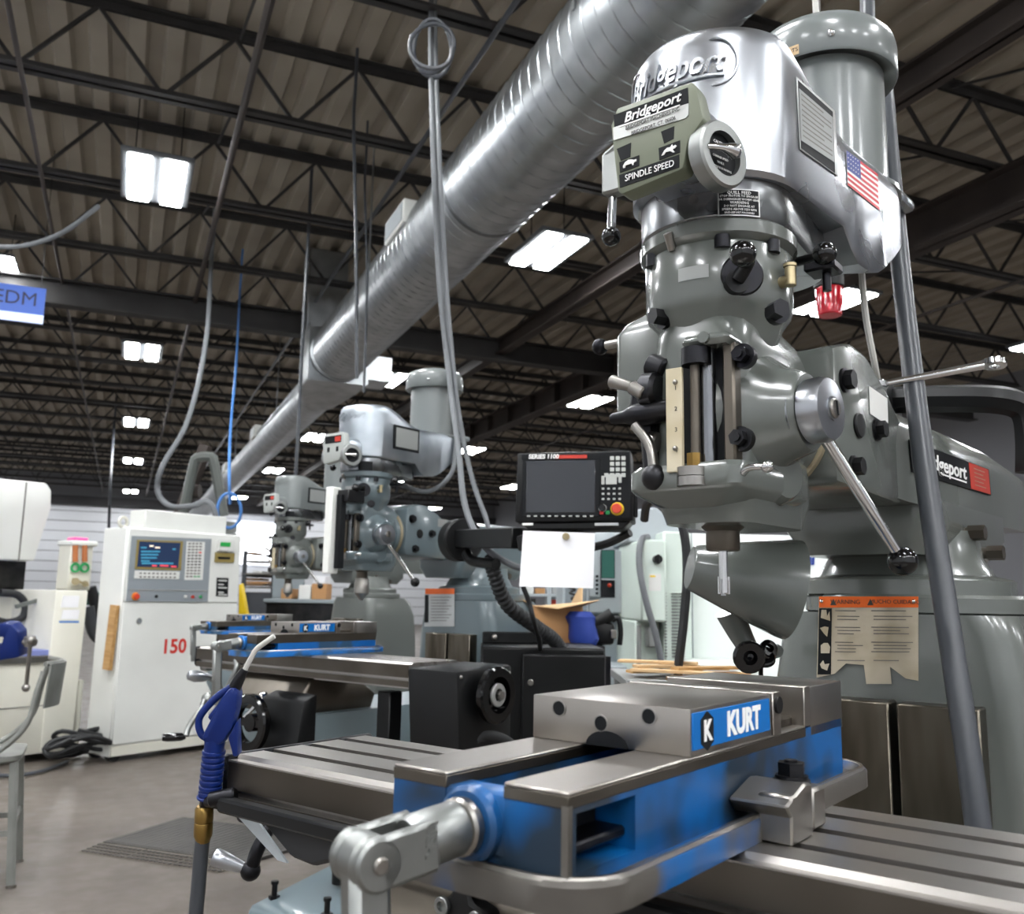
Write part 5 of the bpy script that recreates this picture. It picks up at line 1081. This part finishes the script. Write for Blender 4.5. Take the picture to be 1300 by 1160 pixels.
for i in range(5):
    c = onz(94 + i * 3, 957 + (i % 2) * 3, FLOOR + .03 + .03 * (i % 3)); pts = [c + Vector((.06 * sin(k * .9 + i), .22 * cos(k * .8 + i), .035 * sin(k * 1.7 + i) + .03 + .03 * i)) for k in range(14)]
    solo('power_lead', B().tube(pts, .017, 7, 3), 'black_rubber', 'black power lead heaped on the floor beside the numbered cabinet', 'cable', c, group='heaped power leads')
P_ = [onz(85, 967, FLOOR + .02), onz(55, 978, FLOOR + .02), onz(20, 984, FLOOR + .02), onz(-20, 984, FLOOR + .02)]
solo('floor_lead', B().tube(P_, .014, 8, 5), 'hose_grey', 'grey lead lying on the floor before the erosion machine', 'cable', P_[0])
# yellow post and stock shelf behind the cabinet
yp0, yp1 = at(312, 812, 8.9), at(301, 740, 9.0)
solo('yellow_post', B().slab([at(303, 742, 8.8), at(306, 742, 8.8), at(316, 800, 8.8), at(318, 900, 8.8), at(303, 900, 8.8), at(302, 800, 8.8)], vf, .1, .01), 'yellow_bright', 'bright yellow leaning guard post beside the numbered cabinet', 'post', at(310, 900, 8.8))
sh0 = at(322, 780, 10.5); sh0.z = FLOOR
shf = thing('stock_shelf', 'grey steel stock shelf with stacked boards behind the mills', 'shelf', sh0, CY)
ss = 10.5 / FPX
def sx_(px): return (px - 322) * ss
def sz_(py): return (754 - py) * ss + EYE
def sp(n, b, m): return part(n, b, m, shf, org=(0, 0, 0))
for px in (304, 342): sp('shelf_post', B().box(sx_(px), sx_(px) + .04, 0, .04, 0, sz_(700)), 'hose_grey')
for py in (745, 712, 728): sp('shelf_board', B().box(sx_(303), sx_(345), 0, .5, sz_(py) - .02, sz_(py)), 'steel')
for i, (a, e, py, m) in enumerate(((304, 330, 744, 'wood_dark'), (306, 336, 741, 'cardboard'), (304, 326, 737, 'wood_dark'), (308, 332, 733, 'print_dark'), (316, 328, 727.8, 'label_white'), (306, 318, 704, 'wood_dark'))):
    solo('stock_board', B().box(sx_(a), sx_(e), .05, .45, 0, .024, .003, 1).mv(0, 0, 0), m, ('dark brown board low on the stock shelf', 'tan cardboard sheet on the stock shelf', 'short brown board on the stock shelf', 'black strip of board on the stock shelf', 'white label block on the stock shelf', 'brown board on the top of the stock shelf')[i], 'board', m2w_inv if False else Vector((sh0.x, sh0.y, sz_(py) - EYE)), CY, local=True)
solo('floor_cupboard', B().box(sx_(304), sx_(350), .05, .5, 0, sz_(752), .01), 'hose_grey', 'dark grey cupboard standing below the stock shelf', 'cupboard', Vector((sh0.x, sh0.y, FLOOR)), CY, local=True)

# ================================================================== floor mat and metal chair
cn = [onz(x, y, FLOOR) for x, y in ((98, 1082), (277, 1109), (420, 1066), (232, 1040))]
mt_ = thing('floor_mat', 'dark rubber anti-fatigue mat with a tan ramped edge', 'mat', (sum(cn, Vector()) / 4), MA)
def mp_(s, t, z): p = cn[0].lerp(cn[1], s).lerp(cn[3].lerp(cn[2], s), t); return Vector((p.x, p.y, FLOOR + z))
part('mat_field', B().slab([mp_(0, .22, .002), mp_(1, .22, .002), mp_(1, 1, .002), mp_(0, 1, .002)], (0, 0, 1), .012), 'mat_rubber', mt_)
for i in range(3):
    a, e = i / 3 + .004, (i + 1) / 3 - .004
    rp = part('ramp_strip', B().loft([[mp_(a, 0, .002), mp_(e, 0, .002)], [mp_(a, .21, .012), mp_(e, .21, .012)], [mp_(a, .21, 0), mp_(e, .21, 0)]], cap=(0, 0), closed=False), 'mat_edge', mt_)
    b = B()
    for j in range(10):
        for k in range(4): c = mp_(a + (e - a) * (j + .5) / 10, .03 + .045 * k, .005 + .0025 * k); b.cyl(c, c + Vector((0, 0, .003)), .011, n=8)
    part('ramp_stud', b, 'mat_rubber', rp, kind='stuff')
b = B()
for j in range(26):
    s = (j + .5) / 26; b.bar(mp_(s, .24, .0145), mp_(s, .99, .0145), .03, .003)
part('mat_rib', b, 'mat_rubber', mt_, kind='stuff')
# metal chair: its back towards the mills, seat reaching out of the frame
ch0 = onz(-42, 1115, FLOOR)
ch = thing('metal_chair', 'worn grey steel chair with curved back band and splayed legs', 'chair', ch0, CY + radians(24))
def chp(n, b, m='stool_grey'): return part(n, b, m, ch, org=(0, 0, 0))
sH = .545
chp('seat', B().loft([rrect(-.2, .17, -.19, .19, .06, sH - .03), rrect(-.21, .18, -.2, .2, .06, sH - .02), rrect(-.21, .18, -.2, .2, .06, sH), rrect(-.17, .14, -.16, .16, .06, sH + .004)]))
for x, y in ((.15, -.16), (.15, .16), (-.17, -.16), (-.17, .16)):
    e = Vector((x * 1.25 + .0, y * 1.3, 0)); lg = chp('leg', B().bar(e, (x, y, sH - .02), .036, .018, up=(0, 1, 0)).bar(e, (x, y, sH - .02), .012, .03, up=(0, 1, 0))); part('foot_glide', B().cyl(e, e + Vector((0, 0, .012)), .022, n=12), 'steel', lg, org=(0, 0, 0))
for y in (-.185, .185): chp('side_stretcher', B().bar((-.19, y, .22), (.175, y, .22), .012, .024))
for x in (-.19, .175): chp('cross_stretcher', B().bar((x, -.185, .25), (x, .185, .25), .012, .024))
for s in (-1, 1): chp('back_upright', B().tube([(.03, s * .19, sH - .01), (.12, s * .195, sH + .05), (.19, s * .19, sH + .14), (.215, s * .17, sH + .27), (.235, s * .16, sH + .36)], .013, 8, 4))
R_ = []
for k in range(9):
    t = -1 + k / 4; x = .245 + .055 * (1 - t * t); R_.append([Vector((x, .19 * t, sH + .20)), Vector((x + .006, .19 * t, sH + .20)), Vector((x + .021, .195 * t, sH + .395)), Vector((x + .013, .195 * t, sH + .395))])
chp('back_band', B().loft(R_)); chp('top_rail', B().tube([(.24 + .06 * (1 - t * t), .195 * t, sH + .395) for t in [-1 + k / 5 for k in range(11)]], .011, 8, 1))

# ================================================================== pale machining centre behind the mills
mw = 4.6; o = at(880, 900, mw); o.z = FLOOR; ms = mw / FPX
mc = thing('machining_centre', 'pale mint enclosed machining centre with louvred side', 'machine', o, CY + radians(3))
def hx_(px): return (px - 880) * ms
def hz_(py): return (764 - py) * ms + EYE
def mcp(n, b, m, par=None): return part(n, b, m, par or mc, org=(0, 0, 0))
mcp('main_enclosure', B().box(hx_(874), hx_(1110), .0, 1.2, 0, hz_(676), .012, 2), 'mint_white')
cp = mcp('column_cover', B().box(hx_(838), hx_(873), -.10, .9, 0, hz_(676), .01, 1), 'mint'); mcp('electrical_box', B().box(hx_(806), hx_(838), -.16, .5, hz_(790), hz_(688), .01, 1), 'mint')
mcp('upper_hood', B().prism([(hx_(800), hz_(688)), (hx_(808), hz_(645)), (hx_(840), hz_(640)), (hx_(880), hz_(676)), (hx_(880), hz_(690))], 'y', .1, .8, .01, 1), 'light_grey')
mcp('lower_frame', B().box(hx_(806), hx_(838), .0, .6, 0, hz_(790), .006, 1), 'mint')
for i in range(21):
    y = 754 + i * 3.9; mcp('louvre', B().box(hx_(847.5), hx_(855.5), -.112, -.098, hz_(y + 1.2), hz_(y), 0), 'grey_paint_old', cp); mcp('louvre', B().box(hx_(857), hx_(863), -.112, -.098, hz_(y + 1.2), hz_(y), 0), 'grey_paint_old', cp)
    mcp('louvre', B().box(hx_(838.5), hx_(841), -.112, -.098, hz_(y + 1.2), hz_(y), 0), 'grey_paint_old', cp)
mcp('rotary_switch', B().cyl((hx_(826), -.16, hz_(713)), (hx_(826), -.2, hz_(713)), .022, n=16).box(hx_(824.5), hx_(827.5), -.21, -.18, hz_(719), hz_(707), .003, 1), 'black_metal')
pl = mcp('rating_sheet', B().box(hx_(816), hx_(831), -.163, -.158, hz_(752), hz_(731)), 'label_white'); mcp('yellow_tag', B().box(hx_(817), hx_(824), -.166, -.162, hz_(735), hz_(733)), 'yellow_bright', pl)
mcp('enclosure_seam', B().box(hx_(874), hx_(1030), -.004, .002, hz_(700), hz_(699.3)), 'cool_grey'); mcp('enclosure_seam', B().box(hx_(880), hx_(881), -.004, .002, hz_(860), hz_(676)), 'cool_grey')
mcp('chip_tray', B().box(hx_(860), hx_(1030), -.35, 0, hz_(880), hz_(835), .02, 2), 'mint_white')
mcp('warning_tag', B().box(hx_(924), hx_(931), -.004, .002, hz_(698), hz_(695.5)), 'yellow_bright'); mcp('warning_tag', B().box(hx_(937), hx_(944), -.004, .002, hz_(697.5), hz_(695)), 'yellow_bright')
arc = [(hx_(990 + 10 * cos(t)), -.006, hz_(707 - 9 * sin(t))) for t in [radians(20 + 14 * k) for k in range(22)]]
lg_ = mcp('logo_swirl', B().tube(arc, .006, 6, 1), 'logo_green'); mcp('lettering', B().text('Diplii', (hx_(1003), -.006, hz_(708)), (1, 0, 0), (0, 0, 1), .075, .002, .1, align='LEFT', bold=.003), 'logo_blue', lg_)
mcp('hood_strut', B().bar((hx_(829), .3, hz_(668)), (hx_(838), .3, hz_(648)), .03, .02), 'label_grey'); mcp('hood_strut', B().bar((hx_(853), .3, hz_(674)), (hx_(860), .3, hz_(655)), .03, .02), 'label_grey')
P_ = [Vector((hx_(818), -.1, hz_(684))), Vector((hx_(806), -.17, hz_(690))), Vector((hx_(802), -.2, hz_(720))), Vector((hx_(808), -.22, hz_(760))), Vector((hx_(822), -.22, hz_(810))), Vector((hx_(830), -.2, hz_(845)))]
mcp('coolant_line', B().tube(P_, .017, 10, 5), 'cable_grey'); mcp('valve_block', B().box(hx_(818), hx_(830), -.1, 0, hz_(822), hz_(796), .006, 1).cyl((hx_(808), -.06, hz_(850)), (hx_(808), -.06, hz_(795)), .012, n=10), 'label_grey')
# grey machine with small open cupboard, further back
gw = 5.0; o = at(740, 900, gw); o.z = FLOOR; gs_ = gw / FPX
gm = thing('grey_machine', 'grey boxy machine with an open wall cupboard behind the black cabinet', 'machine', o, CY)
def jx(px): return (px - 740) * gs_
def jz(py): return (762 - py) * gs_ + EYE
def gmp(n, b, m, par=None): return part(n, b, m, par or gm, org=(0, 0, 0))
gmp('machine_body', B().box(jx(715), jx(806), .12, .9, 0, jz(700), .012, 1), 'cool_grey'); gmp('base_ledge', B().box(jx(766), jx(804), -.2, .12, 0, jz(842), .01, 1), 'light_grey')
gmp('machine_top', B().box(jx(757), jx(802), .15, .7, jz(700), jz(672), .02, 2), 'light_grey')
cb2 = gmp('cupboard', B().box(jx(746), jx(801), -.02, .12, jz(779), jz(698), .006, 1), 'light_grey')
gmp('cupboard_door', B().box(jx(746), jx(760), -.05, -.02, jz(759), jz(698), .004, 1), 'light_grey', cb2)
gmp('cupboard_recess', B().box(jx(762), jx(780), -.026, -.015, jz(759), jz(698)), 'dark_steel', cb2); gmp('recess_glass', B().box(jx(763), jx(779), -.028, -.024, jz(734), jz(699)), 'teal', cb2); gmp('recess_shelf', B().box(jx(762), jx(780), -.05, -.02, jz(737), jz(735), 0), 'light_grey', cb2)
for i in range(5): gmp('switch', B().box(jx(754.5), jx(758), -.055, -.05, jz(734 + i * 5.4), jz(731 + i * 5.4)), 'label_black', cb2)
gmp('red_knob', B().sph((jx(773), -.03, jz(743.5)), .012, 10), 'red_button', cb2)
ck_ = [Vector((jx(722 + 14 * t + 4 * cos(t * 40)), -.06 + .02 * sin(t * 40), jz(742 + 50 * t))) for t in [k / 60 for k in range(61)]]
solo('coiled_cord', B().tube(ck_, .007, 6, 1), 'cable_black', 'black coiled cord hanging beside the cardboard box', 'cord', o, CY, local=True)
# bench top carrying box, blue bag and tool by the black cabinet
bn = thing('side_bench', 'low dark bench behind the black cabinet carrying the cardboard box', 'bench', at(700, 815, 4.1) * 1.0, CY); bo = at(700, 815, 4.1); bs = 4.1 / FPX
bn.location.z = 0
part('bench_top', B().box(-50 * bs, 68 * bs, -.02, .5, bo.z + EYE - .06, bo.z + EYE - .01, .006, 1), 'dark_steel', bn, org=(0, 0, 0))
for x in (-46, 62):
    for y in (.02, .44): part('leg', B().box(x * bs, x * bs + .05, y, y + .05, 0, bo.z + EYE - .06), 'dark_steel', bn, org=(0, 0, 0))
zbn = bo.z - .01
bx0 = at(701, 812, 4.2); bx = thing('cardboard_box', 'open cardboard box with raised flaps on the bench', 'box', Vector((bx0.x, bx0.y, zbn)), CY + radians(12)); w_ = .115
b = B()
for s in (-1, 1): part('box_wall', B().box(-w_, w_, s * .1 - .003, s * .1 + .003, .001, .17), 'cardboard', bx, org=(0, 0, 0)); part('box_wall', B().box(s * w_ - .003, s * w_ + .003, -.1, .1, .001, .17), 'cardboard', bx, org=(0, 0, 0))
part('box_floor', B().box(-w_, w_, -.1, .1, 0, .004), 'cardboard', bx, org=(0, 0, 0))
part('flap', B().slab([(-w_, -.1, .17), (w_, -.1, .17), (w_ + .05, -.19, .20), (-w_ + .09, -.19, .16)], (0, .4, 1), .004), 'cardboard_light', bx, org=(0, 0, 0))
part('flap', B().slab([(w_, -.1, .17), (w_, .1, .17), (w_ + .06, .1, .29), (w_ + .02, -.04, .25)], (-1, 0, .4), .004), 'cardboard_light', bx, org=(0, 0, 0)); part('flap', B().slab([(-w_, -.1, .17), (-w_, .1, .17), (-w_ - .08, .1, .21), (-w_ - .08, -.1, .21)], (.4, 0, 1), .004), 'cardboard_light', bx, org=(0, 0, 0))
bb = at(741, 815, 4.08); pts = []
bl_ = B().loft([[Vector((bb.x + r * cos(a) * 1.0 + dx, bb.y + r * sin(a) * .7, zbn + z)) for a in [2 * pi * k / 14 for k in range(14)]] for r, z, dx in ((.06, 0, 0), (.075, .03, 0), (.065, .09, -.01), (.075, .125, -.02), (.05, .15, -.02), (.02, .145, -.02))])
solo('blue_bag', bl_, 'blue_cloth', 'crumpled dark blue bag beside the cardboard box', 'bag', (bb.x, bb.y, zbn))
th = at(763, 815, 4.15); tl_ = thing('hand_tool', 'black portable tool with a bent handle on the bench', 'tool', Vector((th.x, th.y, zbn)), CY)
part('tool_body', B().box(-.05, .06, -.03, .04, .0, .10, .02, 2).cyl((-.03, 0, .09), (.05, 0, .14), .03, n=14), 'black_metal', tl_, org=(0, 0, 0)); part('tool_handle', B().tube([(.05, 0, .11), (.08, 0, .12), (.09, 0, .06), (.085, 0, .0)], .012, 10, 4), 'black_metal', tl_, org=(0, 0, 0)); part('tool_bracket', B().box(.04, .066, -.05, -.03, .03, .07, .003, 1), 'steel', tl_, org=(0, 0, 0))
# rack of supplies beyond the bench
rk0 = at(690, 800, 6.5); rk0.z = FLOOR; rk = thing('supply_rack', 'pale rack of binders and boxes beyond the grey machine', 'rack', rk0, CY); rs = 6.5 / FPX
def rx(px): return (px - 690) * rs
def rz_(py): return (758 - py) * rs + EYE
for px in (660, 694, 728): part('rack_side', B().box(rx(px), rx(px) + .03, 0, .4, 0, rz_(735), .004, 1), 'light_grey', rk, org=(0, 0, 0))
for py in (752, 768, 784): part('rack_shelf', B().box(rx(660), rx(729), 0, .4, rz_(py) - .02, rz_(py), .003, 1), 'light_grey', rk, org=(0, 0, 0))
for i, (px, py, w, h, m, lab) in enumerate(((667, 752, 10, 9, 'label_white', 'white box on the supply rack'), (679, 752, 13, 7, 'cardboard', 'small brown carton on the supply rack'), (667, 768, 13, 10, 'print_dark', 'dark carton on the supply rack'), (700, 752, 13, 12, 'sticker_white', 'pale binder box on the supply rack'), (700, 768, 12, 9, 'red_label', 'red and white carton on the supply rack'), (713, 768, 12, 11, 'label_white', 'white binder on the lower rack shelf'))):
    solo('carton', B().box(rx(px), rx(px + w), .05, .3, rz_(py) + .001, rz_(py) + h * rs, .004, 1), m, lab, 'box', rk0, CY, local=True)
# flat cardboard and wooden dunnage stacked behind the vise
dk = thing('stacking_trolley', 'low grey trolley carrying loose wooden strips behind the vise', 'trolley', at(870, 880, 2.5), CY); d0 = at(870, 880, 2.5); dk.location.z = 0; ds = 2.5 / FPX; dz_ = d0.z + EYE
part('trolley_deck', B().box(-75 * ds, 110 * ds, 0, .4, dz_ + .01, dz_ + .035, .003, 1), 'label_grey', dk, org=(0, 0, 0))
for x in (-70, 100):
    for y in (.02, .36): part('leg', B().box(x * ds, x * ds + .03, y, y + .03, 0, dz_ + .01), 'label_grey', dk, org=(0, 0, 0))
random.seed(5)
for i in range(9):
    b = B(); L = random.uniform(.18, .26); b.box(-L / 2, L / 2, -.022, .022, 0, .008, .001, 1); b.xf(Matrix.Rotation(radians(random.uniform(-25, 25)), 4, 'Z'))
    px = random.uniform(835, 915); q = at(px, 870, 2.52 + .04 * (i % 5)); q.z = d0.z + .036 + .0085 * (i // 2 + i % 2 * .01)
    solo('wood_strip', b, 'cardboard_light' if i % 3 else 'wood', 'loose wooden strip lying in the pile behind the large vise', 'wood strip', q, CY, 'wooden strips on the trolley', local=True)
# cartons on a bench beyond the third mill
w3_ = 9.6; o = at(385, 748, w3_); o.z = FLOOR; s3 = w3_ / FPX
cb3 = thing('packing_bench', 'grey bench with cartons behind the older mill', 'bench', o, CY)
def b3x(px): return (px - 385) * s3
def b3z(py): return (754 - py) * s3 + EYE
part('bench_top', B().box(b3x(335), b3x(425), 0, .6, b3z(760) - .04, b3z(760), .006, 1), 'cool_grey', cb3, org=(0, 0, 0)); part('bench_front', B().box(b3x(337), b3x(423), .05, .55, 0, b3z(760) - .04, .006, 1), 'dark_steel', cb3, org=(0, 0, 0))
part('bench_back_panel', B().box(b3x(330), b3x(372), .5, .54, b3z(760), b3z(716), .006, 1), 'cool_grey', cb3, org=(0, 0, 0))
for a, e, t, m, lab in ((354, 368, 747, 'cardboard', 'brown carton on the packing bench'), (377, 392, 742, 'label_white', 'white carton on the packing bench'), (393, 412, 740, 'cardboard', 'brown and white carton at the bench end'), (395, 410, 730, 'paper', 'white packet on top of the bench cartons')):
    z0 = b3z(760) + .001 if t != 730 else b3z(740) + .003
    solo('carton', B().box(b3x(a), b3x(e), .1, .4, z0, b3z(t), .005, 1), m, lab, 'box', o, CY, local=True)
